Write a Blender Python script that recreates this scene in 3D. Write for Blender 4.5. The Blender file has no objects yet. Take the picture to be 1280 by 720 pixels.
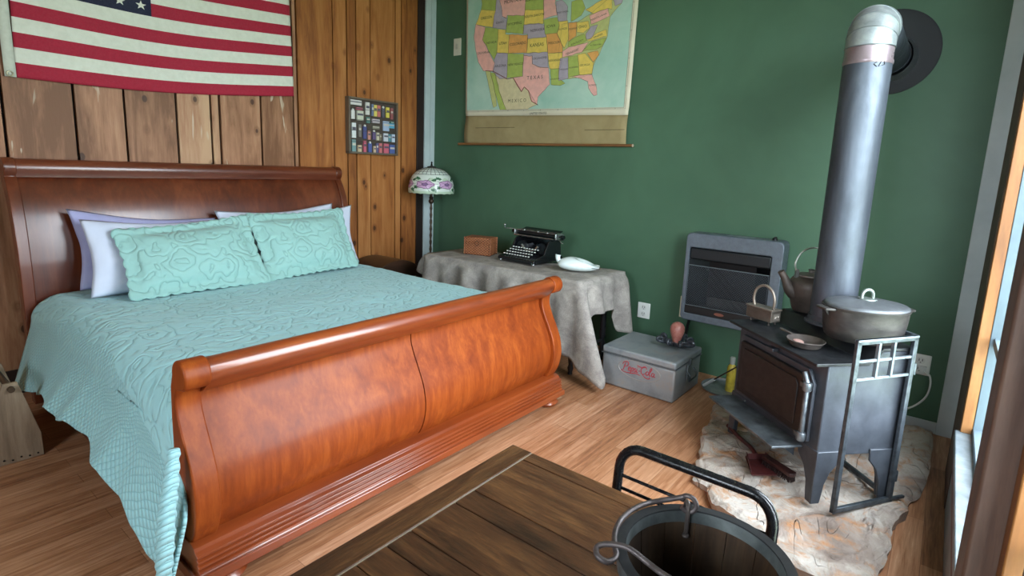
import bpy, bmesh, math, random
from math import sin, cos, pi, radians, sqrt, atan2
from mathutils import Vector, Matrix, noise
random.seed(7)
SC = bpy.context.scene
COL = SC.collection

# ------------------------------------------------------------------ colours and materials
def srgb(h):
    h = h.lstrip('#'); o = []
    for i in (0, 2, 4):
        c = int(h[i:i+2], 16) / 255
        o.append(c / 12.92 if c <= .04045 else ((c + .055) / 1.055) ** 2.4)
    return (o[0], o[1], o[2], 1.0)

class NT:
    """small wrapper to wire shader nodes"""
    def __init__(s, name):
        s.m = bpy.data.materials.new(name); s.m.use_nodes = True
        s.t = s.m.node_tree; s.n = s.t.nodes; s.l = s.t.links
        s.b = s.n['Principled BSDF']
    def add(s, typ, **kw):
        nd = s.n.new(typ)
        for k, v in kw.items(): setattr(nd, k, v)
        return nd
    def link(s, a, b): s.l.new(a, b)
    def coord(s, scale=(1, 1, 1), kind='Object', rot=(0, 0, 0)):
        tc = s.add('ShaderNodeTexCoord'); mp = s.add('ShaderNodeMapping')
        mp.inputs['Scale'].default_value = scale; mp.inputs['Rotation'].default_value = rot
        s.link(tc.outputs[kind], mp.inputs['Vector']); return mp.outputs['Vector']
    def noise(s, vec, scale=5, detail=4, rough=.55, dist=0.):
        nd = s.add('ShaderNodeTexNoise'); nd.inputs['Scale'].default_value = scale
        nd.inputs['Detail'].default_value = detail; nd.inputs['Roughness'].default_value = rough
        nd.inputs['Distortion'].default_value = dist
        s.link(vec, nd.inputs['Vector']); return nd.outputs['Fac']
    def ramp(s, fac, stops, interp='LINEAR'):
        nd = s.add('ShaderNodeValToRGB'); cr = nd.color_ramp; cr.interpolation = interp
        while len(cr.elements) < len(stops): cr.elements.new(.5)
        for e, (p, c) in zip(cr.elements, stops):
            e.position = p; e.color = srgb(c) if isinstance(c, str) else (c, c, c, 1)
        s.link(fac, nd.inputs['Fac']); return nd.outputs['Color']
    def mix(s, a, b, fac, mode='MIX'):
        nd = s.add('ShaderNodeMix', data_type='RGBA', blend_type=mode)
        for sock, v in ((nd.inputs[0], fac), (nd.inputs[6], a), (nd.inputs[7], b)):
            if isinstance(v, (int, float)): sock.default_value = v if sock.type == 'VALUE' else (v, v, v, 1)
            elif isinstance(v, (tuple, str)): sock.default_value = srgb(v) if isinstance(v, str) else v
            else: s.link(v, sock)
        return nd.outputs[2]
    def math(s, op, a, b=None):
        nd = s.add('ShaderNodeMath', operation=op)
        for i, v in enumerate((a, b)):
            if v is None: continue
            if isinstance(v, (int, float)): nd.inputs[i].default_value = v
            else: s.link(v, nd.inputs[i])
        return nd.outputs[0]
    def bump(s, h, strength=.3, dist=.01, base=None):
        nd = s.add('ShaderNodeBump'); nd.inputs['Strength'].default_value = strength
        nd.inputs['Distance'].default_value = dist; s.link(h, nd.inputs['Height'])
        if base: s.link(base, nd.inputs['Normal'])
        s.link(nd.outputs['Normal'], s.b.inputs['Normal']); return nd.outputs['Normal']
    def base(s, c):
        if isinstance(c, str): s.b.inputs['Base Color'].default_value = srgb(c)
        else: s.link(c, s.b.inputs['Base Color'])
    def set(s, rough=.5, metal=0., spec=None, coat=0., coatr=.1):
        if isinstance(rough, (int, float)): s.b.inputs['Roughness'].default_value = rough
        else: s.link(rough, s.b.inputs['Roughness'])
        s.b.inputs['Metallic'].default_value = metal
        if spec is not None: s.b.inputs['Specular IOR Level'].default_value = spec
        s.b.inputs['Coat Weight'].default_value = coat; s.b.inputs['Coat Roughness'].default_value = coatr
        return s.m

MC = {}
def plain(hexc, rough=.5, metal=0., spec=None, coat=0.):
    k = (hexc, rough, metal, spec, coat)
    if k not in MC:
        t = NT('plain_' + hexc.strip('#')); t.base(hexc); MC[k] = t.set(rough, metal, spec, coat)
    return MC[k]

def mottled(name, c1, c2, scale=8, rough=.6, metal=0., bump=.1, bd=.004, c3=None, coat=0., stretch=(1, 1, 1), spec=None, dist=.3):
    t = NT(name); v = t.coord(stretch)
    n = t.noise(v, scale, 6, .6, dist)
    st = [(.3, c1), (.7, c2)] if c3 is None else [(.25, c1), (.5, c2), (.75, c3)]
    t.base(t.ramp(n, st))
    if bump: t.bump(t.noise(v, scale * 4, 4, .6), bump, bd)
    r = t.ramp(t.noise(v, scale * 1.7, 3), [(.3, max(0, rough - .1)), (.7, min(1, rough + .1))])
    return t.set(r, metal, spec, coat)

def wood(name, dark, mid, light, axis='Z', scale=1., rough=.45, coat=0., bump=.15, attr=False, streak=1., spec=None, coatr=.1):
    """long-grain wood; axis = grain direction in object space"""
    t = NT(name)
    sc = {'X': (.12, 1, 1), 'Y': (1, .12, 1), 'Z': (1, 1, .12)}[axis]
    v = t.coord(tuple(c * scale for c in sc))
    n1 = t.noise(v, 9, 6, .6, .6); n2 = t.noise(v, 38, 5, .7, .3); n3 = t.noise(v, 3, 2, .5, 1.2)
    g = t.math('ADD', t.math('MULTIPLY', n1, .55), t.math('MULTIPLY', n2, .25 * streak))
    g = t.math('ADD', g, t.math('MULTIPLY', n3, .2)); g = t.math('ADD', g, .125*(1-streak))
    if attr:
        at = t.add('ShaderNodeAttribute', attribute_name='tone')
        g = t.math('ADD', g, t.math('MULTIPLY', t.math('SUBTRACT', at.outputs['Fac'], .5), .12))
    t.base(t.ramp(g, [(.34, dark), (.5, mid), (.66, light)]))
    if bump: t.bump(n2, bump, .003)
    return t.set(rough, 0, spec, coat, coatr)

# ------------------------------------------------------------------ mesh builder
class MB:
    def __init__(s): s.v = []; s.f = []; s.mi = []; s.cur = 0; s.xf = Matrix(); s.uv = None
    def add(s, vs, fs):
        b = len(s.v); s.v += [tuple(s.xf @ Vector(p)) for p in vs]
        for f in fs: s.f.append([b + i for i in f]); s.mi.append(s.cur)
        return b
    def bx(s, x0, x1, y0, y1, z0, z1):
        s.add([(x0,y0,z0),(x1,y0,z0),(x1,y1,z0),(x0,y1,z0),(x0,y0,z1),(x1,y0,z1),(x1,y1,z1),(x0,y1,z1)],
              [(0,3,2,1),(4,5,6,7),(0,1,5,4),(1,2,6,5),(2,3,7,6),(3,0,4,7)]); return s
    def box(s, c, d, rot=None):
        o = s.xf
        s.xf = o @ Matrix.Translation(c) @ (rot.to_4x4() if rot else Matrix())
        s.bx(-d[0]/2, d[0]/2, -d[1]/2, d[1]/2, -d[2]/2, d[2]/2); s.xf = o; return s
    def prism(s, poly, axis, a, b):
        """poly of 2D points extruded along axis from a to b. X:(y,z) Y:(x,z) Z:(x,y)"""
        mp = {'X': lambda p, t: (t, p[0], p[1]), 'Y': lambda p, t: (p[0], t, p[1]), 'Z': lambda p, t: (p[0], p[1], t)}[axis]
        n = len(poly)
        ar = sum(poly[i][0]*poly[(i+1)%n][1]-poly[(i+1)%n][0]*poly[i][1] for i in range(n))
        if (ar < 0) != (axis == 'Y'): poly = poly[::-1]
        if b < a: a, b = b, a
        s.add([mp(p, a) for p in poly] + [mp(p, b) for p in poly],
              [tuple(range(n))[::-1], tuple(range(n, 2*n))] + [(i, (i+1) % n, n+(i+1) % n, n+i) for i in range(n)]); return s
    def tube(s, pts, r, n=8, closed=False, caps=True):
        P = [Vector(p) for p in pts]; m = len(P)
        R = r if isinstance(r, (list, tuple)) else [r] * m
        T = []
        for i in range(m):
            a = P[(i-1) % m] if (closed or i > 0) else P[i]; b = P[(i+1) % m] if (closed or i < m-1) else P[i]
            T.append((b - a).normalized())
        u = T[0].orthogonal().normalized(); vs = []
        for i in range(m):
            u = (u - T[i] * u.dot(T[i]))
            u = u.normalized() if u.length > 1e-6 else T[i].orthogonal().normalized()
            w = T[i].cross(u)
            for k in range(n):
                a = 2*pi*k/n; vs.append(P[i] + (u*cos(a) + w*sin(a)) * R[i])
        fs = []
        for i in range(m if closed else m-1):
            for k in range(n):
                j = (i+1) % m; fs.append((i*n+k, i*n+(k+1) % n, j*n+(k+1) % n, j*n+k))
        if caps and not closed: fs += [tuple(range(n))[::-1], tuple(range((m-1)*n, m*n))]
        s.add(vs, fs); return s
    def lathe(s, prof, c=(0, 0, 0), n=24, sx=1., sy=1., capb=True, capt=True, a0=0., a1=2*pi, rot=None):
        o = s.xf; s.xf = o @ Matrix.Translation(c) @ (rot.to_4x4() if rot else Matrix())
        full = abs(a1-a0-2*pi) < 1e-6; nn = n if full else n+1; vs = []; fs = []
        for r, z in prof:
            for k in range(nn):
                a = a0+(a1-a0)*k/n; vs.append((r*cos(a)*sx, r*sin(a)*sy, z))
        for i in range(len(prof)-1):
            for k in range(n):
                j = (k+1) % nn; fs.append((i*nn+k, i*nn+j, (i+1)*nn+j, (i+1)*nn+k))
        if full:
            if capb and prof[0][0] > 1e-5: fs.append(tuple(range(nn))[::-1])
            if capt and prof[-1][0] > 1e-5: fs.append(tuple(range((len(prof)-1)*nn, len(prof)*nn)))
        s.add(vs, fs); s.xf = o; return s
    def grid(s, fn, nu, nv, cu=False, flip=False, mat=None):
        """fn(u,v)->point, u,v in 0..1"""
        mu = nu if cu else nu+1; vs = [fn(i/nu, j/nv) for j in range(nv+1) for i in range(mu)]
        b = len(s.v); s.v += [tuple(s.xf @ Vector(p)) for p in vs]
        for j in range(nv):
            for i in range(nu):
                q = [j*mu+i, j*mu+(i+1) % mu, (j+1)*mu+(i+1) % mu, (j+1)*mu+i]
                if flip: q = q[::-1]
                s.f.append([b+k for k in q]); s.mi.append(mat((i+.5)/nu, (j+.5)/nv) if mat else s.cur)
        return s
    def ball(s, c, r, n=16, m=10, rot=None):
        r = (r, r, r) if isinstance(r, (int, float)) else r
        o = s.xf; s.xf = o @ Matrix.Translation(c) @ (rot.to_4x4() if rot else Matrix()) @ Matrix.Diagonal((*r, 1))
        s.lathe([(sin(pi*i/m), -cos(pi*i/m)) for i in range(m+1)], n=n); s.xf = o; return s
    def build(s, name, mat, parent=None, smooth=38, bevel=0., seg=2, weld=1e-5, solid=0., sub=0, loc=(0, 0, 0), recalc=True, uvf=None):
        me = bpy.data.meshes.new(name); me.from_pydata(s.v, [], s.f)
        mats = mat if isinstance(mat, (list, tuple)) else [mat]
        for m in mats: me.materials.append(m)
        for p, i in zip(me.polygons, s.mi): p.material_index = min(i, len(mats)-1)
        bm = bmesh.new(); bm.from_mesh(me)
        if weld: bmesh.ops.remove_doubles(bm, verts=bm.verts, dist=weld)
        bmesh.ops.dissolve_degenerate(bm, edges=bm.edges, dist=1e-7)
        if recalc: bmesh.ops.recalc_face_normals(bm, faces=bm.faces)
        if uvf:
            ul = bm.loops.layers.uv.new('UVMap')
            for f in bm.faces:
                for lp in f.loops: lp[ul].uv = uvf(lp.vert.co)
        if smooth:
            lim = radians(smooth)
            for f in bm.faces: f.smooth = True
            for e in bm.edges:
                e.smooth = not (len(e.link_faces) == 2 and e.calc_face_angle(0) > lim)
        bm.to_mesh(me); bm.free()
        o = bpy.data.objects.new(name, me); COL.objects.link(o); o.location = loc
        if parent: o.parent = parent
        if solid:
            md = o.modifiers.new('Solid', 'SOLIDIFY'); md.thickness = solid; md.offset = 0
        if bevel:
            md = o.modifiers.new('Bevel', 'BEVEL'); md.width = bevel; md.segments = seg; md.limit_method = 'ANGLE'; md.angle_limit = radians(40)
        if sub:
            md = o.modifiers.new('Sub', 'SUBSURF'); md.levels = sub; md.render_levels = sub
        return o

def tag(o, label=None, cat=None, group=None, kind=None):
    for k, v in (('label', label), ('category', cat), ('group', group), ('kind', kind)):
        if v: o[k] = v
    return o
def thing(name, label, cat, loc=(0, 0, 0), rz=0., group=None):
    o = bpy.data.objects.new(name, None); COL.objects.link(o)
    o.location = loc; o.rotation_euler = (0, 0, rz); o.empty_display_size = .05
    return tag(o, label, cat, group)
def at(loc, rz=0.):
    """builder whose input is in world space and whose mesh is local to a thing at loc/rz"""
    m = MB(); m.xf = Matrix.Rotation(-rz, 4, 'Z') @ Matrix.Translation(-Vector(loc)); return m
def text_geo(body, size=.1, depth=0., shear=0.):
    cu = bpy.data.curves.new('txt', 'FONT'); cu.body = body; cu.size = size; cu.extrude = depth; cu.align_x = 'CENTER'; cu.align_y = 'CENTER'
    cu.resolution_u = 3; cu.shear = shear
    ob = bpy.data.objects.new('txt', cu); COL.objects.link(ob)
    dg = bpy.context.evaluated_depsgraph_get(); ev = ob.evaluated_get(dg); me = ev.to_mesh()
    vs = [tuple(v.co) for v in me.vertices]; fs = [tuple(p.vertices) for p in me.polygons]
    ev.to_mesh_clear(); bpy.data.objects.remove(ob); bpy.data.curves.remove(cu)
    return vs, fs
def arc(c, r, a0, a1, n, ax=(1, 0, 0), ay=(0, 0, 1)):
    c, ax, ay = Vector(c), Vector(ax), Vector(ay)
    return [c + ax*r*cos(a0+(a1-a0)*i/n) + ay*r*sin(a0+(a1-a0)*i/n) for i in range(n+1)]
def smoothpath(P, n=6):
    """Catmull-Rom through points"""
    P = [Vector(p) for p in P]; Q = [P[0]*2-P[1]] + P + [P[-1]*2-P[-2]]; out = []
    for i in range(1, len(Q)-2):
        for k in range(n):
            t = k/n; a, b, c, d = Q[i-1], Q[i], Q[i+1], Q[i+2]
            out.append(.5*((2*b)+(c-a)*t+(2*a-5*b+4*c-d)*t*t+(3*b-a-3*c+d)*t**3))
    return out+[P[-1]]
def sm(e0, e1, x):
    t = max(0., min(1., (x-e0)/(e1-e0))); return t*t*(3-2*t)

# ------------------------------------------------------------------ camera, render colour
cam = bpy.data.objects.new('camera', bpy.data.cameras.new('camera')); COL.objects.link(cam)
cam.data.sensor_width = 36; cam.data.lens = 687/1280*36; cam.data.clip_start = .02
cam.data.shift_x = (640-648.3)/1280; cam.data.shift_y = -(360-327.6)/1280
yaw, pit, rol = radians(52.175), radians(9.796), radians(2.387)
fw = Vector((sin(yaw)*cos(pit), cos(yaw)*cos(pit), -sin(pit))); rt = Vector((cos(yaw), -sin(yaw), 0)); up = rt.cross(fw)
r2 = rt*cos(rol)+up*sin(rol); u2 = -rt*sin(rol)+up*cos(rol)
M = Matrix((r2, u2, -fw)).transposed().to_4x4(); M.translation = (0, 0, 1.4535)
cam.matrix_world = M; SC.camera = cam
SC.view_settings.view_transform = 'Standard'; SC.view_settings.look = 'None'; SC.view_settings.gamma = 1
SC.view_settings.use_curve_mapping = False; SC.view_settings.exposure = 1.42
SC.cycles.use_denoising = True; SC.cycles.diffuse_bounces = 6; SC.cycles.max_bounces = 12
SC.cycles.sample_clamp_indirect = 6.0; SC.cycles.caustics_reflective = False; SC.cycles.caustics_refractive = False

# ------------------------------------------------------------------ light: overcast daylight through the room's windows and an added rear one
w = bpy.data.worlds.new('overcast_sky'); SC.world = w; w.use_nodes = True
bg = w.node_tree.nodes['Background']; bg.inputs['Color'].default_value = (.80, .91, 1.0, 1); bg.inputs['Strength'].default_value = SKY = 7.5
def portal(loc, sx, sz, normal):
    li = bpy.data.lights.new('window_portal', 'AREA'); li.shape = 'RECTANGLE'; li.size = sx; li.size_y = sz
    li.cycles.is_portal = True
    o = bpy.data.objects.new('window_portal', li); COL.objects.link(o); o.location = loc
    o.rotation_euler = Vector(normal).to_track_quat('-Z', 'Y').to_euler()

# ------------------------------------------------------------------ the setting
GX, WY, RY = 3.948, 4.23, -.165        # green wall, board wall, window wall
BX, HZ = -2.3, 3.35                    # wall behind the camera, ceiling
def struct(m, name, mat, parent=None, **k): return tag(m.build(name, mat, parent, **k), kind='structure')

# floor: laminate strips running along X
t = NT('laminate_floor'); v = t.coord()
br = t.add('ShaderNodeTexBrick'); t.link(v, br.inputs['Vector'])
br.offset = .37; br.inputs['Scale'].default_value = 1; br.inputs['Brick Width'].default_value = .95; br.inputs['Row Height'].default_value = .095
br.inputs['Mortar Size'].default_value = .0012; br.inputs['Color1'].default_value = (0, 0, 0, 1); br.inputs['Color2'].default_value = (1, 1, 1, 1); br.inputs['Mortar'].default_value = (.5, .5, .5, 1)
v2 = t.coord((.9, 14, 1)); g1 = t.noise(v2, 4, 6, .65, .6); g2 = t.noise(t.coord((3, 70, 1)), 3, 3)
fac = t.math('ADD', t.math('MULTIPLY', g1, .62), t.math('MULTIPLY', g2, .22))
fac = t.math('ADD', fac, t.math('MULTIPLY', br.outputs['Color'], .16))
c = t.ramp(fac, [(.3, '#774b32'), (.45, '#a3704e'), (.6, '#bf8e6c'), (.75, '#d8b292')])
c = t.mix(c, '#5a3820', t.math('MULTIPLY', br.outputs['Fac'], .55)); t.base(c); t.bump(br.outputs['Fac'], -.1, .002)
FLOOR = t.set(.36, 0, .45)
m = MB(); m.bx(BX-.1, GX+.1, RY-.12, WY+.15, -.12, 0); struct(m, 'floor', FLOOR, smooth=0)

t = NT('green_paint'); v = t.coord(); n = t.noise(v, 1.3, 4, .6, .4); n2 = t.noise(v, 420, 2, .6)
c = t.ramp(n, [(.3, '#405f49'), (.7, '#4a6b53')]); t.base(c); t.bump(n2, .12, .001); GREEN = t.set(.55, 0, .35)
m = MB(); m.bx(GX, GX+.12, -.18, WY+.12, 0, HZ); struct(m, 'wall_back', GREEN, smooth=0)
PALE = mottled('pale_grey_paint', '#a9b4b4', '#bac4c3', 5, .55, bump=.1)
m = MB(); m.bx(GX-.016, GX, -.185, -.107, 0, HZ-.02); struct(m, 'trim_1', PALE, bevel=.003)
m = MB(); m.bx(GX-.014, GX, -.107, .45, 0, .07); struct(m, 'baseboard_back', PALE, bevel=.003)

# board wall (behind the headboard)
def knotty(name, cols, chips=False):
    t = NT(name); v = t.coord((1, 1, .1)); at_ = t.add('ShaderNodeAttribute', attribute_name='tone')
    off = t.add('ShaderNodeVectorMath', operation='ADD'); cb = t.add('ShaderNodeCombineXYZ')
    t.link(t.math('MULTIPLY', at_.outputs['Fac'], 7.3), cb.inputs[2]); t.link(v, off.inputs[0]); t.link(cb.outputs[0], off.inputs[1]); v = off.outputs[0]
    n1 = t.noise(v, 11, 6, .6, 1.0); n2 = t.noise(v, 60, 4, .7); n4 = t.noise(t.coord((1, 1, .45)), 2.2, 3, .5)
    g = t.math('ADD', t.math('MULTIPLY', n1, .5), t.math('MULTIPLY', n2, .2)); g = t.math('ADD', g, t.math('MULTIPLY', n4, .3))
    g = t.math('ADD', g, t.math('MULTIPLY', t.math('SUBTRACT', at_.outputs['Fac'], .5), .22))
    c = t.ramp(g, [(.36, cols[0]), (.5, cols[1]), (.64, cols[2])])
    vk = t.add('ShaderNodeTexVoronoi'); vk.inputs['Scale'].default_value = 4.2; t.link(t.coord((1.45, .02, .95)), vk.inputs['Vector'])
    k = t.ramp(vk.outputs['Distance'], [(.085, 1.), (.12, 0.)])
    c = t.mix(c, cols[3], t.math('MULTIPLY', k, .85))
    kr = t.ramp(vk.outputs['Distance'], [(.09, 0.), (.13, .6), (.2, 0.)]); c = t.mix(c, cols[0], kr)
    if chips:
        cn = t.ramp(t.noise(t.coord((1, 1, .13)), 13, 3, .5, .9), [(.66, 0.), (.69, 1.)]); c = t.mix(c, '#c9b79d', t.math('MULTIPLY', cn, .8))
    t.base(c); t.bump(n2, .25, .003); return t.set(.52, 0, .3)
OLDB = knotty('weathered_boards', ['#785034', '#a87858', '#c29a76', '#3a2214'], True)
PINE = knotty('knotty_pine', ['#72401f', '#a06433', '#b87d48', '#341a0d'])
GAP = plain('#1c120c', .9)
def boards(name, xs, mat, dark):
    m = MB(); tones = []
    for i in range(len(xs)-1):
        g = .008 if not dark else .011; rr = random.uniform(0, .01)
        m.bx(xs[i]+g, xs[i+1]-g*.4, WY-.004-rr, WY+.03, 0.0, HZ-.02); tones += [random.random()]*6
    m.cur = 1; m.bx(xs[0], xs[-1], WY+.02, WY+.12, 0, HZ-.02); tones += [.5]*6
    o = m.build(name, [mat, GAP], smooth=0, weld=0, recalc=False)
    a = o.data.attributes.new('tone', 'FLOAT', 'FACE'); a.data.foreach_set('value', tones)
    return tag(o, kind='structure')
boards('wall_left', [BX, -2.0, -1.7, -1.42, -1.1, -.82, -.5, -.22, .08, .38, .695, 1.017, 1.276, 1.578, 1.80, 1.86, 2.162, 2.43, 2.47], OLDB, True)
boards('wall_left', [2.47, 2.793, 2.93, 3.02, 3.17, 3.45, 3.52, 3.716], PINE, False)
m = MB(); m.bx(3.716, 3.803, WY-.02, WY+.12, 0, HZ-.02); struct(m, 'trim_2', plain('#24150f', .6), bevel=.002)
m = MB(); m.bx(3.803, 3.87, WY-.035, WY+.12, 0, HZ-.02); m.bx(3.885, GX, WY-.02, WY+.12, 0, HZ-.02); struct(m, 'trim_3', mottled('white_trim', '#b3c2c4', '#c6d2d3', 5, .45), bevel=.002)
m = MB(); m.bx(3.87, 3.885, WY-.005, WY+.11, 0, HZ-.02); struct(m, 'trim_4', plain('#3a2a22', .7), smooth=0)
CEIL = wood('ceiling_boards', '#b3a68f', '#c9bda6', '#d8cdb8', 'X', 1.2, .6)
m = MB(); m.bx(BX-.1, GX+.12, RY-.12, WY+.15, HZ, HZ+.1); struct(m, 'ceiling', CEIL, smooth=0)

# window wall (right) : lower wall, header, posts, openings with panes
PANELG = mottled('grey_wall_paint', '#7d8488', '#8e9599', 4, .6)
BROWNP = wood('brown_post_wood', '#3c2b24', '#563f34', '#6f5547', 'Z', 1.6, .6, bump=.3)
OAKJ = wood('golden_jamb_wood', '#6a4120', '#87582d', '#9d7040', 'Z', 1.5, .5)
wins = [(1.64, 2.98), (1.0, 1.28)]; Z0, Z1 = .40, 2.85
m = MB(); m.bx(BX, 3.04, RY-.09, RY, 0, Z0-.04); m.bx(BX, 3.04, RY-.09, RY, Z1, HZ)
xs = [3.30, 3.22, 1.64, 1.36, -.25, -.55, -1.95, BX]
m.bx(3.45, GX+.1, RY-.1, RY-.02, 0, HZ)
for a, b in ((3.04, 3.02), (1.60, 1.32), (.96, BX)): m.bx(b, a, RY-.09, RY-.004, Z0-.04, Z1)
struct(m, 'wall_right', PANELG, smooth=0)
m = MB(); m.bx(3.02, 3.46, RY-.09, RY+.004, 0, HZ-.02); struct(m, 'trim_5', BROWNP, bevel=.006)
m = MB(); m.bx(1.32, 1.46, RY-.085, RY+.05, 0, HZ-.02); struct(m, 'trim_6', BROWNP, bevel=.006)
m = MB(); m.bx(.82, .97, RY-.08, RY+.02, 0, HZ-.02); struct(m, 'trim_7', BROWNP, bevel=.006)
m = MB(); m.bx(1.62, 3.02, RY, RY+.012, Z0-.13, Z0-.045); struct(m, 'trim_8', plain('#5b2f27', .6), bevel=.002)
VINYL = mottled('white_window_frame', '#52626a', '#5f6f77', 6, .5)
SILL = mottled('weathered_sill', '#5d666b', '#838d92', 14, .5)
GL = NT('window_glass'); GL.base('#ffffff'); GL.set(.0, 0, .5); GL.b.inputs['Transmission Weight'].default_value = 1; GL.b.inputs['IOR'].default_value = 1.45
_tr = GL.add('ShaderNodeBsdfTransparent'); _gl = GL.add('ShaderNodeBsdfGlossy'); _gl.inputs['Roughness'].default_value = .02
_mx = GL.add('ShaderNodeMixShader'); _fr = GL.add('ShaderNodeFresnel'); _fr.inputs['IOR'].default_value = 1.25
GL.link(GL.math('MULTIPLY', _fr.outputs[0], .3), _mx.inputs[0]); GL.link(_tr.outputs[0], _mx.inputs[1]); GL.link(_gl.outputs[0], _mx.inputs[2])
GL.link(_mx.outputs[0], GL.n['Material Output'].inputs['Surface']); GLASS = GL.m
for i, (a, b) in enumerate(wins):
    m = MB(); m.bx(a-.02, a+.02, RY-.037, RY+.002, Z0, Z1); m.bx(b-.02, b+.04, RY-.037, RY+.002, Z0, Z1); m.bx(a, b, RY-.037, RY+.002, Z1-.05, Z1+.01)
    fr = tag(m.build('window_%d' % (i+1), OAKJ, None, bevel=.003), kind='structure')
    m = MB(); m.bx(a-.02, a+.022, RY-.086, RY-.037, Z0, Z1); m.bx(b-.022, b+.04, RY-.086, RY-.037, Z0, Z1); m.bx(a, b, RY-.086, RY-.037, Z1-.052, Z1+.01); m.bx(a, b, RY-.086, RY-.037, Z0, Z0+.03)
    m.build('sash_frame', VINYL, fr, bevel=.003)
    m = MB(); m.bx(a, b, RY-.09, RY+.02, Z0-.04, Z0); m.build('sill', SILL, fr, bevel=.004)
    m = MB(); m.bx(a+.02, b-.02, RY-.086, RY-.05, .80, .835); m.build('sash_rail', VINYL, fr, bevel=.002)
    m = MB(); m.bx(a+.02, b-.02, RY-.078, RY-.072, Z0+.02, Z1-.04); m.build('pane', GLASS, fr, smooth=0)
    portal(((a+b)/2, RY-.1, (Z0+Z1)/2), b-a, Z1-Z0, (0, 1, 0))
# wall behind the camera, with an unseen window added to brighten the green wall
wy0, wy1, wz0, wz1 = .0, 1.5, 1.15, 2.7
m = MB(); m.bx(BX-.12, BX, RY-.12, wy0, 0, HZ); m.bx(BX-.12, BX, wy1, WY+.12, 0, HZ); m.bx(BX-.12, BX, wy0, wy1, 0, wz0); m.bx(BX-.12, BX, wy0, wy1, wz1, HZ)
struct(m, 'wall_front', mottled('cream_wall', '#a89878', '#b5a687', 3, .7), smooth=0)
m = MB()
for y in (wy0, (wy0+wy1)/2-.02, wy1-.04): m.bx(BX-.1, BX+.01, y, y+.04, wz0, wz1)
m.bx(BX-.1, BX+.01, wy0, wy1, wz1-.04, wz1); m.bx(BX-.1, BX+.02, wy0, wy1, wz0, wz0+.04)
fr = tag(m.build('window_3', OAKJ, None, bevel=.003), kind='structure')
m = MB(); m.bx(BX-.06, BX-.054, wy0+.03, wy1-.03, wz0+.03, wz1-.03); m.build('pane', GLASS, fr, smooth=0)
portal((BX-.13, (wy0+wy1)/2, (wz0+wz1)/2), wy1-wy0, wz1-wz0, (1, 0, 0))
m = MB(); m.bx(-30, 34, -40, RY-.6, -.6, -.4); m.bx(-30, BX-.7, RY-.6, 30, -.6, -.4)
struct(m, 'terrain', mottled('meadow', '#8a947c', '#a0aa92', 1.5, .9), smooth=0)
# ================================================================== BED
CHERRY = wood('cherry_veneer', '#6f2c0e', '#873c13', '#a1511d', 'Z', 2.0, .45, .06, bump=.03, streak=1.2, spec=.22, coatr=.16)
CHERRYX = wood('cherry_rail', '#56220c', '#803815', '#a05222', 'X', 1.4, .34, .6, bump=.03, streak=.7, coatr=.1)
CHERRYD = wood('cherry_dark', '#42190c', '#5f2a15', '#793e24', 'Z', 1.1, .34, .5, bump=.03, coatr=.16)
CHERRYDX = wood('cherry_dark_rail', '#431b0e', '#622c17', '#7b4026', 'X', 1.1, .34, .5, bump=.03, coatr=.16)
BL = (1.71, 1.86, 0)
bed = thing('sleigh_bed', 'large reddish cherry wood sleigh bed with scrolled headboard and footboard', 'bed', BL)
def bb(): return at(BL)
X0, X1 = .65, 2.775
# footboard: profile in (y,z); front outline from base to roll, then the back outline down
F_FRONT = [(1.868,.125),(1.836,.17),(1.803,.23),(1.786,.30),(1.787,.36),(1.803,.43),(1.836,.50),(1.870,.565),(1.892,.62),(1.893,.665),(1.876,.70)]
def fy(z, off=0.):
    P = FS
    for a, b in zip(P, P[1:]):
        if z <= b[1]:
            t = (z-a[1])/(b[1]-a[1]); return a[0]+(b[0]-a[0])*t+off
    return P[-1][0]+off
ROLLC, ROLLR = (1.855, .752), .044
def rollpts(r, a0, a1, n, c=ROLLC): return [(c[0]-r*cos(a0+(a1-a0)*i/n), c[1]+r*sin(a0+(a1-a0)*i/n)) for i in range(n+1)]
FS = [(q.y, q.z) for q in smoothpath([(0, *p) for p in F_FRONT], 5)]
post = list(FS)
post += rollpts(.052, radians(-55), radians(185), 16)
post += [(1.925,.70),(1.932,.60),(1.935,.47),(1.945,.36),(1.965,.26),(1.985,.18),(2.0,.12)]
for x in (X0, X1-.082):
    m = bb(); m.prism(post, 'X', x, x+.082); m.build('foot_post', CHERRY, bed, bevel=.006, seg=3)
for i, (a, b) in enumerate(((X0+.082, 1.664), (1.670, X1-.082))):
    m = bb()
    zz = [.13+.57*k/26 for k in range(27)]
    m.grid(lambda u, v: (a+(b-a)*u, fy(.13+.565*v, .026), .13+.565*v), 8, 26)
    m.grid(lambda u, v: (a+(b-a)*u, fy(.13+.565*v, .05), .13+.565*v), 8, 26, flip=True)
    for xx in (a, b): m.grid(lambda u, v: (xx, fy(.13+.565*v, .026+.024*u), .13+.565*v), 1, 26)
    m.build('footboard_panel', CHERRY, bed, smooth=50)
m = bb()   # rail groove backing + roll
m.prism([(fy(.13+.56*k/16, .036), .13+.56*k/16) for k in range(17)] + [(fy(.69-.56*k/16, .055), .69-.56*k/16) for k in range(17)], 'X', X0+.05, X1-.05)
m.build('panel_backing', CHERRYD, bed)
m = bb(); rp = [(1.893,.668),(1.876,.676)] + rollpts(ROLLR, radians(-50), radians(190), 18) + [(1.925,.70),(1.928,.668)]
m.prism(rp, 'X', X0+.08, X1-.08); m.build('foot_rail', CHERRYX, bed, smooth=40)
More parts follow.
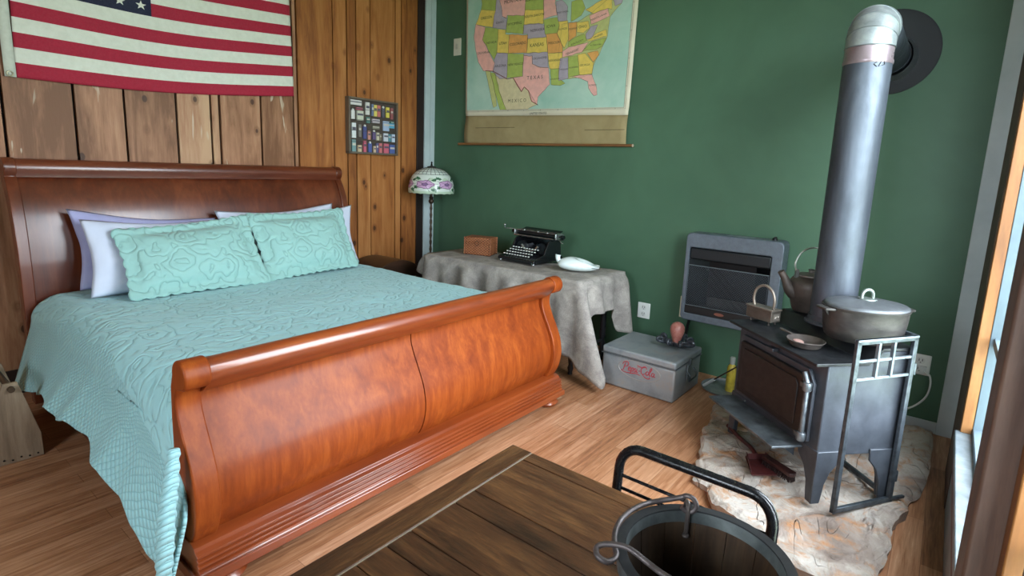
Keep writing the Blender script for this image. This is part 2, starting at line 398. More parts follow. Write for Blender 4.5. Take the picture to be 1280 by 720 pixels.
# fluted base moulding
def mould(y0): return [(y0,.048),(y0,.082),(y0+.004,.088),(y0+.004,.096),(y0+.013,.099),(y0+.013,.103),(y0+.006,.106),(y0+.006,.114),(y0+.015,.117),(y0+.015,.121),(y0+.008,.124),(y0+.008,.132),(y0+.017,.135),(y0+.017,.139),(y0+.011,.142),(y0+.012,.150),(y0+.030,.157),(y0+.034,.170),(y0+.06,.176)]
MOULD = wood('cherry_moulding', '#632912', '#843b18', '#9c4f24', 'X', .8, .3, .7, bump=0, streak=.3, coatr=.08)
bp = mould(1.768)
m = bb(); m.prism(bp + [(2.03,.176),(2.03,.048)], 'X', X0-.006, X1+.006); m.build('base_moulding', MOULD, bed, smooth=20, bevel=.0015)
m = bb(); m.prism([(X0-.02,.05),(X1+.02,.05),(X1+.016,.085),(X0-.016,.085)], 'Y', 1.756, 2.02); m.build('plinth', MOULD, bed, bevel=.004)
for x in (X0+.09, X1-.085):
    m = bb(); m.lathe([(.03,0),(.052,.008),(.06,.024),(.05,.04),(.036,.052)], (x, 1.828, 0), 24, sx=1.3, sy=1.3); m.build('bun_foot', CHERRYX, bed)
# headboard
HF = [(3.965,.12),(3.965,.70),(3.97,.85),(3.985,1.0),(4.015,1.13),(4.06,1.23),(4.10,1.29)]
hp = [(q.y, q.z) for q in smoothpath([(0, *p) for p in HF], 5)]
cap = [(4.092,1.285)] + [(4.135-.052*cos(a), 1.335+.052*sin(a)) for a in [radians(-30+200*k/14) for k in range(15)]] + [(4.185,1.30),(4.165,1.285)]
hpost = hp + [(4.083+.002,1.31)] + [(4.135-.058*cos(a), 1.335+.058*sin(a)) for a in [radians(0+180*k/12) for k in range(13)]] + [(4.19,1.28),(4.15,1.22),(4.10,1.12),(4.06,1.0),(4.045,.85),(4.04,.7),(4.04,.0),(3.965,.0)]
for x in (X0, X1-.055):
    m = bb(); m.prism(hpost, 'X', x, x+.055); m.build('head_post', CHERRYD, bed, bevel=.005, seg=3)
m = bb(); pf = [(y+.014, z) for y, z in hp]; m.prism(pf + [(y+.045, z) for y, z in pf[::-1]], 'X', X0+.05, X1-.05); m.build('headboard_panel', CHERRYD, bed, smooth=50)
m = bb(); m.prism(cap, 'X', X0+.05, X1-.05); m.build('head_rail', CHERRYDX, bed, smooth=40)
for x in (X0+.005, X1-.035):
    m = bb(); m.bx(x, x+.03, 1.95, 4.0, .13, .34); m.build('side_rail', CHERRYDX, bed, bevel=.003)
m = MB()
mt = thing('mattress', 'mattress hidden beneath the sea-green quilt of the sleigh bed', 'mattress', (1.72, 2.97, .30))
m = at((1.72, 2.97, .30)); m.bx(.74, 2.70, 2.05, 3.95, .30, .585); m.build('ticking', plain('#d8d8d4', .9), mt, bevel=.05, seg=4)

# quilt ----------------------------------------------------------------
def quilt_mat(name, c1, c2, diamond):
    t = NT(name); uvn = t.add('ShaderNodeUVMap'); v = uvn.outputs['UV']
    nz = t.add('ShaderNodeTexNoise'); nz.inputs['Scale'].default_value = 9; nz.inputs['Detail'].default_value = 1.5; t.link(v, nz.inputs['Vector'])
    wv = t.add('ShaderNodeMix', data_type='RGBA', blend_type='LINEAR_LIGHT'); wv.inputs[0].default_value = .055; t.link(v, wv.inputs[6]); t.link(nz.outputs['Color'], wv.inputs[7])
    vo2 = t.add('ShaderNodeTexVoronoi', feature='SMOOTH_F1'); vo2.inputs['Scale'].default_value = 6.5; vo2.inputs['Smoothness'].default_value = .25; t.link(wv.outputs[2], vo2.inputs['Vector'])
    vo3 = t.add('ShaderNodeTexVoronoi', feature='F1'); vo3.inputs['Scale'].default_value = 17.; t.link(wv.outputs[2], vo3.inputs['Vector'])
    ph = t.math('ADD', t.math('MULTIPLY', vo2.outputs['Distance'], 13.), t.math('MULTIPLY', vo3.outputs['Distance'], 2.6))
    puff = t.math('POWER', t.math('ABSOLUTE', t.math('SINE', ph)), .45)
    h = puff
    if diamond:
        sx = t.add('ShaderNodeSeparateXYZ'); t.link(v, sx.inputs[0])
        a = t.math('ABSOLUTE', t.math('SINE', t.math('MULTIPLY', t.math('ADD', sx.outputs[0], sx.outputs[1]), 105.)))
        b = t.math('ABSOLUTE', t.math('SINE', t.math('MULTIPLY', t.math('SUBTRACT', sx.outputs[0], sx.outputs[1]), 105.)))
        d = t.math('POWER', t.math('MULTIPLY', a, b), .5)
        edge = t.math('LESS_THAN', sx.outputs[0], diamond)
        mx = t.add('ShaderNodeMix'); t.link(edge, mx.inputs[0]); t.link(puff, mx.inputs[2]); t.link(d, mx.inputs[3]); h = mx.outputs[0]
    t.base(t.ramp(h, [(0., c1), (.6, c2)])); t.bump(h, .55, .012)
    t.b.inputs['Sheen Weight'].default_value = .15
    return t.set(.78, 0, .25)
QUILT = quilt_mat('sea_green_quilting', '#8fc2c6', '#a3d3d7', .36)
SHAM = quilt_mat('mint_sham_quilting', '#87b0aa', '#96c0b9', 0)
# cross-section: arc length s from the left hem upward; top at z .63
def hemz(y):
    K = [(1.80,.05),(1.90,.075),(1.97,.11),(2.07,.18),(2.2,.255),(2.44,.30),(2.7,.33),(2.95,.315),(3.3,.29),(3.6,.22),(3.93,.16)]
    for a, b in zip(K, K[1:]):
        if y <= b[0]: return a[1]+(b[1]-a[1])*sm(a[0], b[0], y)
    return K[-1][1]
def scal(y): return -.018*abs(sin(pi*y/.235))
def q_side(y, d, side=-1):
    """d 0 at hem .. 1 where the quilt turns onto the top; returns (x,z)"""
    hz = hemz(y)+scal(y); zt = .63
    fl = .135 - .02*sm(3.0, 3.9, y)
    wave = .016*sin(y*8.5+.6)+.010*sin(y*19.)+.035*math.exp(-((y-2.86)/.07)**2)
    z = hz+(zt-.13-hz)*d
    x = .672 - (fl-.02+wave)*(1-d)**1.15 * 1.0
    return x, z
def q_pt(u, v):
    # u 0 left hem -> 1 right edge ; v 0 foot -> 1 head
    ytop = 1.975+(3.93-1.975)*v; ydr = 1.80+(3.95-1.80)*v
    if u < .4:                                   # left drape
        d = u/.4; y = ydr + (ytop-ydr)*sm(.5, 1., d); x, z = q_side(y, d)
        return Vector((x, y, z))
    if u < .5:                                   # rounding
        a = (u-.4)/.1*pi/2; y = ytop
        x = .672+.15*(1-cos(a)); z = .50+.13*sin(a)
    elif u < .9:
        a = (u-.5)/.4; x = .822+(2.64-.822)*a; y = ytop; z = .63
    elif u < .94:
        a = (u-.9)/.04*pi/2; x = 2.64+.07*sin(a); z = .56+.07*cos(a); y = ytop
    else:
        a = (u-.94)/.06; x = 2.71+.03*a; z = .56-.22*a; y = ytop
    foot = sm(.035, 0, v); z -= foot*.09*sm(.40, .52, u)
    z += .010*noise.noise((x*3.2, y*3.2, 1.3)) + .004*noise.noise((x*11, y*11, 4))
    return Vector((x, y, z))
QL = (1.70, 2.95, .63)
m = at(QL); NU, NV = 150, 110
# denser sampling
m.grid(lambda u, v: q_pt(u, v), NU, NV)
qm = m
o = m.build('quilt', QUILT, None, smooth=180, solid=.012, loc=QL, weld=0, recalc=False)
me = o.data; ul = me.uv_layers.new(name='UVMap')
cum = {}
for j in range(NV+1):
    s_ = 0.
    for i in range(NU+1):
        k = j*(NU+1)+i
        if i: s_ += (me.vertices[k].co-me.vertices[k-1].co).length
        cum[k] = (s_, me.vertices[k].co.y+3)
for p in me.polygons:
    for li in p.loop_indices: ul.data[li].uv = cum[me.loops[li].vertex_index]
tag(o, 'sea-green floral quilt with scalloped hem spread over the sleigh bed', 'quilt')
# rolled corner edge of the quilt beside the footboard
rp = smoothpath([(.612,1.815,.535),(.596,1.81,.44),(.575,1.805,.33),(.562,1.80,.22),(.550,1.795,.12),(.543,1.79,.055)], 6)
m = at(QL); m.tube(rp, [.016+.010*sin(pi*i/(len(rp)-1))+.003*sin(i*2.2) for i in range(len(rp))], 10)
m.build('rolled_hem', QUILT, o, smooth=180, uvf=lambda c: (c.z*.4, c.y+c.z))

# pillows ---------------------------------------------------------------
LINEN = mottled('white_cotton', '#c6cddf', '#d2d8e8', 6, .8, bump=.05)
LAV = mottled('lavender_cotton', '#9e9ec6', '#ababd0', 6, .8, bump=.05)
def pillow(name, label, cat, C, th, mat, flange=0., scallop=0., seed=0, group=None, pinch=.03, ears=.0):
    Bl, Br, Tr, Tl = [Vector(c) for c in C]
    cen = (Bl+Br+Tr+Tl)/4; base = (Bl+Br)/2
    ex = (Br-Bl+Tr-Tl).normalized(); nrm = ex.cross((Tl-Bl+Tr-Br).normalized()).normalized()
    if nrm.y > 0: nrm = -nrm
    W = ((Br-Bl).length+(Tr-Tl).length)/2; H = ((Tl-Bl).length+(Tr-Br).length)/2
    nu, nv = 44, 30
    def P(u, v, side):
        p = Bl*(1-u)*(1-v)+Br*u*(1-v)+Tr*u*v+Tl*(1-u)*v
        # bowed-in edges leave pointed corners
        ey = (Tl-Bl).normalized()
        p += ey*pinch*(sin(pi*u)**1.2)*(-(v-.5)*2)*abs(2*v-1)**2 * (1. if v > .5 else .4)
        p += ex*pinch*(sin(pi*v)**1.2)*(-(u-.5)*2)*abs(2*u-1)**2
        if scallop:
            e = max(abs(2*u-1), abs(2*v-1)); k = sm(.86, 1, e)*scallop
            if abs(2*u-1)*W > abs(2*v-1)*H-(W-H)*0: p += ex*k*(1 if u > .5 else -1)*abs(sin(v*pi*7))
            if abs(2*v-1) > .86: p += ey*k*(1 if v > .5 else -1)*abs(sin(u*pi*12))
        fu = flange/W*2; fv = flange/H*2
        a = min(1, max(0, (1-abs(2*u-1))/(1-0) - fu)/(1-fu)); b = min(1, max(0, (1-abs(2*v-1)) - fv)/(1-fv))
        t_ = (1-(1-a)**2.4)*(1-(1-b)**2.4)
        h = th*.5*t_**.55
        wr = noise.noise((u*4+seed, v*3, side*3+seed))*.016*t_ + noise.noise((u*13+seed, v*7, side+seed))*.006*t_**.4
        return p + nrm*(side*h + wr + (.003*side if flange else 0)) + nrm*.012*sm(.8, 1, abs(2*u-1))*noise.noise((v*5, seed, 2))
    m = at(base)
    m.grid(lambda u, v: P(u, v, 1), nu, nv); m.grid(lambda u, v: P(u, v, -1), nu, nv, flip=True)
    wl = 1e-4
    if flange:
        for E in (lambda t: (t, 0), lambda t: (t, 1), lambda t: (0, t), lambda t: (1, t)):
            m.grid(lambda u, v: P(*E(u), 1 if v > .5 else -1), 44 if E(0)[0] != E(1)[0] else 30, 1)
    ib = Matrix.Translation(base)
    def uvf(c):
        q = ib @ c; return ((q-Bl).dot(ex), (q-Bl).dot((Tl-Bl).normalized()))
    o = m.build(name, mat, None, smooth=180, loc=base, weld=wl, uvf=uvf)
    tag(o, label, cat, group); return o
pillow('white_pillow', 'lavender-tinted pillow standing against the left end of the headboard', 'pillow', [(.868,3.80,.665),(1.62,3.80,.645),(1.668,3.925,1.03),(.872,3.945,1.115)], .11, LAV, seed=1, group='sleeping pillows behind the shams', pinch=.035)
pillow('white_pillow', 'crisp white pillow directly behind the left mint sham', 'pillow', [(.875,3.635,.648),(1.62,3.66,.64),(1.65,3.825,1.03),(.897,3.82,1.065)], .13, LINEN, seed=5, group='sleeping pillows behind the shams', pinch=.03)
pillow('white_pillow', 'white pillow whose top edge rises above the right mint sham along the headboard', 'pillow', [(1.70,3.80,.65),(2.56,3.81,.66),(2.575,3.93,1.105),(1.665,3.925,1.075)], .11, LINEN, seed=9, group='sleeping pillows behind the shams', pinch=.04)
pillow('white_pillow', 'white pillow peeking out at the far right end behind the right sham', 'pillow', [(1.86,3.68,.645),(2.63,3.65,.652),(2.70,3.85,1.095),(1.92,3.84,1.04)], .12, LINEN, seed=14, group='sleeping pillows behind the shams', pinch=.045)
pillow('pillow_sham', 'mint quilted sham leaning at the left, over the white pillow', 'pillow sham', [(1.01,3.46,.648),(1.80,3.46,.645),(1.795,3.75,1.055),(1.015,3.71,1.005)], .135, SHAM, .055, .012, 21, 'quilted mint shams', pinch=.02)
pillow('pillow_sham', 'mint quilted sham leaning at the right, nearest the corner lamp', 'pillow sham', [(1.80,3.485,.645),(2.535,3.53,.66),(2.56,3.79,1.072),(1.797,3.775,1.058)], .135, SHAM, .055, .012, 28, 'quilted mint shams', pinch=.02)

# ================================================================== FLAG
RED = mottled('flag_red', '#9c1730', '#a81c36', 60, .8, bump=.1); WHT = mottled('flag_white', '#d3d4c4', '#dfe0d2', 30, .8, bump=.1); NAVY = mottled('flag_navy', '#171b33', '#1f2540', 60, .8, bump=.1)
FL = (1.58, 4.21, 2.4)
def flag_pt(u, v):   # u 0..1 from heading to fly, v 0 bottom .. 1 top
    xb = .765+(2.425-.765)*u; xt = .79+(2.41-.79)*u
    zb = 1.832+.10*u-.035*sin(pi*u)*(1-.2*u); zt = 2.885+.02*u-.012*sin(pi*u)**2
    x = xb+(xt-xb)*v; z = zb+(zt-zb)*v + (-.012*sin(pi*u))*sin(pi*v)
    y = 4.213-.012*(1+sin(u*9+v*2))*(.4+.6*(1-v)) - .004*sin(u*31+v*5)*sm(.6, 1, u)
    return Vector((x, y, z))
m = at(FL)
def fmat(u, v):
    k = int(v*13);
    if v > 6/13 and u < .42: return 2
    return 0 if k % 2 == 0 else 1
m.grid(flag_pt, 100, 52, mat=fmat)
flag = tag(m.build('flag', [RED, WHT, NAVY], None, smooth=180, loc=FL, solid=.002, weld=0, recalc=False), 'red, white and blue striped flag tacked to the board wall above the bed', 'flag')
m = at(FL)
for r_ in range(9):
    for c_ in range(6 if r_ % 2 == 0 else 5):
        uc = .42*((2*c_+1+(r_ % 2))/12); vc = 6/13+(7/13)*((9-r_)/10.)
        pts = []
        for k in range(10):
            rr = .031 if k % 2 == 0 else .0125; a = pi/2+k*pi/5
            p = flag_pt(uc+rr*cos(a)/1.63, vc+rr*sin(a)/1.15); p.y -= .003; pts.append(p)
        cc = flag_pt(uc, vc); cc.y -= .003
        m.add([cc]+pts, [(0, 1+k, 1+(k+1) % 10) for k in range(10)])
m.build('star_field', WHT, flag, smooth=0)
m = at(FL); m.grid(lambda u, v: flag_pt(-.028+.03*u, v)+Vector((-.0+.012*sin(pi*v)*-1, -.004, 0)), 2, 26); hd = m.build('heading_tape', mottled('canvas_tape', '#c4c6b6', '#d0d2c3', 40, .9), flag, smooth=180, solid=.004)
for vv in (.015, .985):
    m = at(FL); m.tube(arc(flag_pt(-.015, vv)+Vector((0, -.008, 0)), .013, 0, 2*pi, 14)[:-1], .004, 6, closed=True)
    m.build('grommet', plain('#8f8a70', .4, .8), hd)

# ================================================================== SHADOW BOX
SB = (3.175, 4.19, 1.52)
sb = thing('shadow_box', 'small square frame of miniature packages hung on the board wall left of the lamp', 'framed display', SB)
m = at(SB); X0s, X1s, Z0s, Z1s = 2.915, 3.435, 1.52, 1.985
m.bx(X0s, X1s, 4.19, 4.215, Z0s, Z1s); m.build('backboard', plain('#4b4138', .8), sb)
m = at(SB)
for a in ((X0s-.008, X0s+.01, Z0s, Z1s), (X1s-.01, X1s+.008, Z0s, Z1s), (X0s-.008, X1s+.008, Z0s-.008, Z0s+.01), (X0s-.008, X1s+.008, Z1s-.01, Z1s+.008)): m.bx(a[0], a[1], 4.165, 4.22, a[2], a[3])
m.build('frame', plain('#6e6355', .5, .3), sb, bevel=.002)
ITEMS = [(105,118,215,165,'#d8d4cc'),(255,125,292,245,'#d5d0c6'),(312,135,332,250,'#5a6a8a'),(335,140,365,252,'#d9c34a'),(368,140,400,252,'#c4574f'),(418,160,442,255,'#3b3a4a'),(460,148,492,250,'#dcc63a'),(505,150,532,262,'#8e3a3a'),
 (165,185,225,208,'#c45060'),(118,218,150,300,'#e2dfd8'),(172,215,232,308,'#c9c8b0'),(262,265,296,325,'#3f6f62'),(318,278,392,315,'#d9c9cf'),(430,288,490,385,'#9fb6d6'),(482,305,545,352,'#3f9fc4'),(505,285,540,305,'#2f7d6c'),
 (122,335,160,478,'#dfe3e0'),(185,345,210,465,'#6a6258'),(230,360,262,480,'#2c3170'),(275,400,300,485,'#c2786a'),(320,345,390,375,'#77705c'),(322,405,352,480,'#4a3566'),(360,405,388,485,'#c8bfa0'),(394,420,410,485,'#6d5f4c'),(435,405,480,490,'#c8ccd8'),(484,415,508,490,'#3a7f8e'),(520,412,552,492,'#b9cbe0'),
 (122,495,158,612,'#5f8a8a'),(178,545,212,612,'#c9ad84'),(232,500,258,612,'#c0435a'),(280,520,312,612,'#31408c'),(332,545,354,612,'#c7a888'),(358,510,380,610,'#46406e'),(388,512,416,612,'#c45a5a'),(436,510,486,612,'#c64a5e'),(498,520,550,612,'#2f458c')]
for a, b, c, d, h in ITEMS:
    h = '#%02x%02x%02x' % tuple(int(int(h[i:i+2], 16)*.8+44) for i in (1, 3, 5))
    xa = X0s+(a-95)/475*(X1s-X0s); xb = X0s+(c-95)/475*(X1s-X0s); za = Z1s-(b-100)/520*(Z1s-Z0s); zb = Z1s-(d-100)/520*(Z1s-Z0s)
    m = at(SB); m.bx(xa, xb, 4.176, 4.19, zb, za)
    tall = (za-zb) > 1.5*(xb-xa)
    if tall and (a, b) in ((230, 360), (280, 520), (418, 160), (322, 405), (118, 218)):
        m.cur = 1; m.ball(((xa+xb)/2, 4.181, za+.006), .011, 10, 6); m.build('miniature_bottle', [plain(h, .5), plain('#e8e6e0', .5)], sb, bevel=.002)
    else:
        m.cur = 1; zm = za-(za-zb)*.28; m.bx(xa+.003, xb-.003, 4.1752, 4.1762, zm-(za-zb)*.2, zm); m.build('miniature_packet', [plain(h, .55), plain('#cfc6b8' if h[1] < 'c' else '#5c5864', .55)], sb, bevel=.001)
# compartments
m = at(SB)
for k in range(1, 5): z = Z1s-(Z1s-Z0s)*k/5+.005; m.bx(X0s, X1s, 4.172, 4.19, z-.0018, z+.0018)
m.build('divider', plain('#4a443e', .6), sb)

# ================================================================== FLOOR LAMP
LP = (3.672, 3.95, 0)
BRONZE = mottled('dark_bronze', '#3a3028', '#57493b', 30, .42, .7, .1)
lamp = thing('floor_lamp', 'floor lamp with a floral leaded-glass dome shade in the corner', 'floor lamp', LP)
m = at(LP); m.lathe([(.14,0),(.14,.012),(.12,.022),(.05,.035),(.028,.06),(.02,.09)], LP, 32); m.build('base', BRONZE, lamp)
m = at(LP); prof = [(.011+.003*sin(k*1.9), .085+k*.02) for k in range(52)]; m.lathe(prof, LP, 14); m.build('pole', BRONZE, lamp, smooth=60)
m = at(LP); m.lathe([(.012,1.07),(.024,1.085),(.026,1.10),(.018,1.115),(.022,1.13),(.012,1.14),(.010,1.40),(.0,1.41)], LP, 18); m.build('collar', BRONZE, lamp)
R_, Zb, Zt = .222, 1.175, 1.415
def dome(u, v):
    a = 2*pi*u; ph = v*pi/2*.97; rr = R_*cos(ph)**.82*(1-.03*(1-v)**6*1); z = Zb+(Zt-Zb)*sin(ph)**.92
    if v < .04: z += .006*abs(sin(u*2*pi*9))-.004
    return Vector((LP[0]+rr*cos(a), LP[1]+rr*sin(a), z))
gcol = [plain('#d5dfd6', .22), plain('#c4d4cc', .22), plain('#c7a0c4', .22), plain('#3f6b4c', .22), plain('#b9cdb4', .22), plain('#8a6a96', .22)]
NFL = 6
def shade_mat(u, v):
    if v > .52: return 0 if (int(u*24)+int(v*14)) % 5 else 1
    k = round(u*NFL-.5); x = (u*NFL-.5-k)*1.15; y = (v-.22)/.24            # flower cell coordinates
    a = atan2(y, x); r = sqrt(x*x+y*y)
    if r < .16: return 5
    if r < .50*(.82+.18*abs(cos(2.5*a))): return 2
    for lx, ly, la in ((.56, .55, .5), (-.56, -.35, .4), (.55, -.60, -.4), (-.50, .72, -.6)):
        dx, dy = x-lx, y-ly; p_, q_ = dx*cos(la)+dy*sin(la), -dx*sin(la)+dy*cos(la)
        if (p_/.26)**2+(q_/.15)**2 < 1: return 3
    if v < .06: return 4
    return 0 if sin(u*57)+sin(v*31) > -.9 else 4
m = at(LP); m.grid(dome, 240, 56, cu=True, mat=shade_mat); sh = m.build('lamp_shade', gcol, lamp, smooth=180, solid=.003, recalc=False)
m = at(LP)
for k in range(24):
    m.tube([dome(k/24, .52+.48*j/10)*1.0 for j in range(11)], .0032, 5)
for v in (.52, .63, .74, .86): m.tube([dome(k/48, v) for k in range(48)], .0032, 5, closed=True)
for v in (.0,): m.tube([dome(k/96, v) for k in range(96)], .0016, 5, closed=True)
for k in range(NFL):
    for rr in (.47, .15):
        m.tube([dome((k+.5+rr*(.82+.18*abs(cos(2.5*a)))*cos(a)/1.15)/NFL, max(.02, .22+.24*rr*(.82+.18*abs(cos(2.5*a)))*sin(a))) for a in [2*pi*j/24 for j in range(24)]], .0028, 5, closed=True)
    for j5 in range(5):
        a = 2*pi*j5/5; m.tube([dome((k+.5+rr*cos(a)/1.15)/NFL, max(.0, .22+.24*rr*sin(a))) for rr in (.15, .3, .44, .6, .8)], .0026, 5)
    m.tube([dome((k+1)/NFL+.006*sin(j*.9), .52*j/10) for j in range(11)], .0013, 5)
m.build('leading', plain('#2a2b29', .5, .5), sh)
m = at(LP); m.lathe([(.045,1.412),(.042,1.424),(.012,1.432),(.006,1.455),(.010,1.462),(.0,1.475)], LP, 18); m.build('finial', plain('#231d18', .4, .6), lamp)
for a in (2.2, 5.2):
    m = at(LP); cx, cy = LP[0]+.1*cos(a), LP[1]+.1*sin(a)
    m.tube([(cx, cy, 1.22), (cx, cy, 1.135)], .0018, 6); m.ball((cx, cy, 1.13), .007, 10, 6); m.build('pull_chain', BRONZE, lamp)
# ================================================================== SIDE TABLE, CLOTH AND WHAT STANDS ON IT
BLACKW = mottled('black_lacquer', '#17171a', '#242428', 12, .35, bump=.05)
ST = (3.43, 2.65, 0)
tb = thing('side_table', 'black turned-leg side table under the grey cloth along the green wall', 'table', ST)
m = at(ST); m.bx(3.14, 3.74, 1.90, 3.42, .665, .688); m.build('table_top', BLACKW, tb, bevel=.003)
tl = [(.014,0),(.018,.006),(.015,.02),(.022,.05),(.015,.075),(.019,.11),(.024,.14),(.016,.17),(.024,.19),(.021,.40),(.026,.44),(.018,.47),(.026,.49),(.026,.665)]
for x in (3.22, 3.66):
    for y in (1.99, 3.34):
        m = at(ST); m.lathe(tl, (x, y, 0), 16); m.build('leg', BLACKW, tb)
for y in (1.99, 3.34):
    m = at(ST); m.tube([(3.22, y, .16), (3.66, y, .16)], .012, 10); m.build('stretcher', BLACKW, tb)
m = at(ST); m.tube([(3.44, 1.99, .16), (3.44, 3.34, .16)], .012, 10); m.build('stretcher', BLACKW, tb)
# cloth
t = NT('grey_cloth'); v = t.coord(); n = t.noise(v, 9, 5, .7, .5); n2 = t.noise(v, 130, 3, .7)
c = t.ramp(t.math('ADD', t.math('MULTIPLY', n, .7), t.math('MULTIPLY', n2, .3)), [(.35, '#7d7673'), (.5, '#969089'), (.65, '#b0a9a0')]); t.base(c); t.bump(n2, .35, .004); CLOTH = t.set(.9, 0, .15)
TX0, TX1, TY0, TY1, TZ = 3.125, 3.755, 1.885, 3.435, .702
# perimeter from the wall at the right end, round the front, to the wall at the left end
segs = [((TX1, TY0), (TX0+.06, TY0)), 'c0', ((TX0, TY0+.06), (TX0, TY1-.06)), 'c1', ((TX0+.06, TY1), (TX1, TY1))]
per = []
def addline(a, b, n, nr):
    for i in range(n): per.append((a[0]+(b[0]-a[0])*i/n, a[1]+(b[1]-a[1])*i/n, nr[0], nr[1]))
addline((TX1, TY0), (TX0+.05, TY0), 50, (0, -1))
for i in range(20):
    a = -pi/2-(pi/2)*i/20; per.append((TX0+.05+.05*cos(a), TY0+.05+.05*sin(a), cos(a), sin(a)))
addline((TX0, TY0+.05), (TX0, TY1-.05), 120, (-1, 0))
for i in range(20):
    a = pi-(pi/2)*i/20; per.append((TX0+.05+.05*cos(a), TY1-.05+.05*sin(a), cos(a), sin(a)))
addline((TX0+.05, TY1), (TX1, TY1), 50, (0, 1)); per.append((TX1, TY1, 0, 1))
NP = len(per)-1
def hem(i):
    s_ = i
    K = [(0,.24),(10,.26),(15,.38),(20,.465),(44,.47),(50,.36),(56,.12),(60,.045),(66,.10),(72,.18),(80,.215),(95,.26),(120,.30),(170,.33),(186,.44),(196,.52),(210,.56),(240,.52),(262,.5)]
    for a, b in zip(K, K[1:]):
        if s_ <= b[0]: return a[1]+(b[1]-a[1])*sm(a[0], b[0], s_)
    return K[-1][1]
def cloth(i, v):
    x, y, nx, ny = per[i]; hz = hem(i); drop = TZ-hz
    z = TZ-drop*v
    f = sin(i*.34+.4)*.5+sin(i*.21+1.)*.5
    amp = (.013+.05*v)*min(1, drop/.3)
    corner = math.exp(-((i-60)/8.)**2)
    out = amp*f*sm(0, .25, v) + (.02+.035*v)*sm(0, .15, v) + corner*.05*v + .02*math.exp(-((i-52)/3.)**2)*v - .03*math.exp(-((i-62)/4.5)**2)*v*.6
    if i > 190: out += .03*sm(190, 206, i)*sm(225, 208, i)*sm(0, .6, v); 
    X = x+nx*out; Y = y+ny*out
    # tangential sway of the folds
    Y -= .17*corner*v**1.2
    return Vector((min(X, 3.925), Y, z + .004*noise.noise((x*9, y*9, z*9))))
m = at(ST); NVv = 26
vs = [cloth(i, (j/NVv)**1.1) for j in range(NVv+1) for i in range(NP+1)]; fs = []
for j in range(NVv):
    for i in range(NP): fs.append((j*(NP+1)+i, j*(NP+1)+i+1, (j+1)*(NP+1)+i+1, (j+1)*(NP+1)+i))
m.add(vs, fs)
cx, cy = (TX0+TX1)/2+.1, (TY0+TY1)/2
rings = 14
top = []
for k in range(1, rings+1):
    s_ = 1-k/rings
    for i in range(NP+1):
        p = per[i]; X = cx+(p[0]-cx)*s_; Y = cy+(p[1]-cy)*s_
        top.append((X, Y, TZ+.004*min(1, k/2)+.005*noise.noise((X*5, Y*5, 3))*min(1, k/2)))
b0 = m.add([cloth(i, 0) for i in range(NP+1)]+top, [(k*(NP+1)+i, (k+1)*(NP+1)+i, (k+1)*(NP+1)+i+1, k*(NP+1)+i+1) for k in range(rings) for i in range(NP)])
o = m.build('tablecloth', CLOTH, None, smooth=180, weld=1e-4, loc=ST, solid=.005)
tag(o, 'rough grey cloth draped over the side table, one corner hanging to the floor', 'tablecloth')
CZ = TZ+.011

# wicker box
t = NT('brown_wicker'); v = t.coord(); sx = t.add('ShaderNodeSeparateXYZ'); t.link(v, sx.inputs[0])
wa = t.math('SINE', t.math('MULTIPLY', t.math('ADD', sx.outputs[0], sx.outputs[1]), 230.)); wz = t.math('SINE', t.math('MULTIPLY', sx.outputs[2], 300.))
wh = t.math('ADD', t.math('MULTIPLY', t.math('MULTIPLY', wa, wz), .5), .5)
t.base(t.mix(t.ramp(wh, [(.25, '#46230f'), (.55, '#84492a'), (.8, '#a86a42')]), t.ramp(t.noise(v, 30), [(.3, '#6e3c22'), (.7, '#a86e44')]), .3)); t.bump(wh, .8, .005); WICK = t.set(.6)
WB = (3.44, 3.085, CZ); rz = radians(-72)
wb = thing('wicker_box', 'small brown wicker box on the grey cloth beside the typewriter', 'box', WB, rz)
m = MB(); m.bx(-.115, .115, -.07, .07, 0, .10); 
m.build('body', WICK, wb, bevel=.008)
m = MB(); m.bx(-.118, .118, -.073, .073, .102, .15); m.build('lid', WICK, wb, bevel=.009)
m = MB(); 
for x in (-.117, .117):
    for y in (-.072, .072): m.tube([(x, y, .002), (x, y, .148)], .006, 8)
m.tube([(-.118,-.073,.101),(.118,-.073,.101),(.118,.073,.101),(-.118,.073,.101)], .005, 8, closed=True); m.build('rim', WICK, wb)
m = MB(); m.tube(arc((0, -.074, .10), .018, 0, 2*pi, 14)[:-1], .003, 6, closed=True); m.build('clasp', plain('#4a2c18', .6), wb)

# typewriter : local +Y is its back
TW = (3.535, 2.61, CZ); rz = radians(-93)
tw = thing('typewriter', 'vintage black desk typewriter on the grey cloth between box and bedpan', 'typewriter', TW, rz)
tw.scale = (1.2, 1.08, .94)
BK = plain('#101114', .25, 0, .6); NI = plain('#b5b7b6', .25, .9); KEYB = plain('#dcdcd6', .3); DKM = plain('#26272b', .35, .6)
m = MB(); 
m.prism([(-.19,.014),(-.19,.035),(-.175,.045),(-.02,.06),(.13,.06),(.15,.05),(.15,.014)], 'X', -.155, .155); m.build('base_frame', BK, tw, bevel=.004)
for x in (-.148, .136):
    m = MB(); m.prism([(-.17,.04),(-.06,.075),(-.02,.17),(.0,.19),(.13,.19),(.14,.05)], 'X', x, x+.012); m.build('side_panel', BK, tw, bevel=.003)
m = MB(); m.bx(-.136, .136, .11, .13, .05, .185); m.build('back_panel', BK, tw, bevel=.003)
for s_ in (-1, 1):
    m = MB(); m.lathe([(.045,-.006),(.045,.006)], (s_*.085, .0, .115), 20, rot=Matrix.Rotation(pi/2, 3, 'X')); m.lathe([(.03,0),(.045,.008)], (s_*.085, -.006, .115), 20, rot=Matrix.Rotation(pi/2, 3, 'X')); m.build('ribbon_guard', DKM, tw)
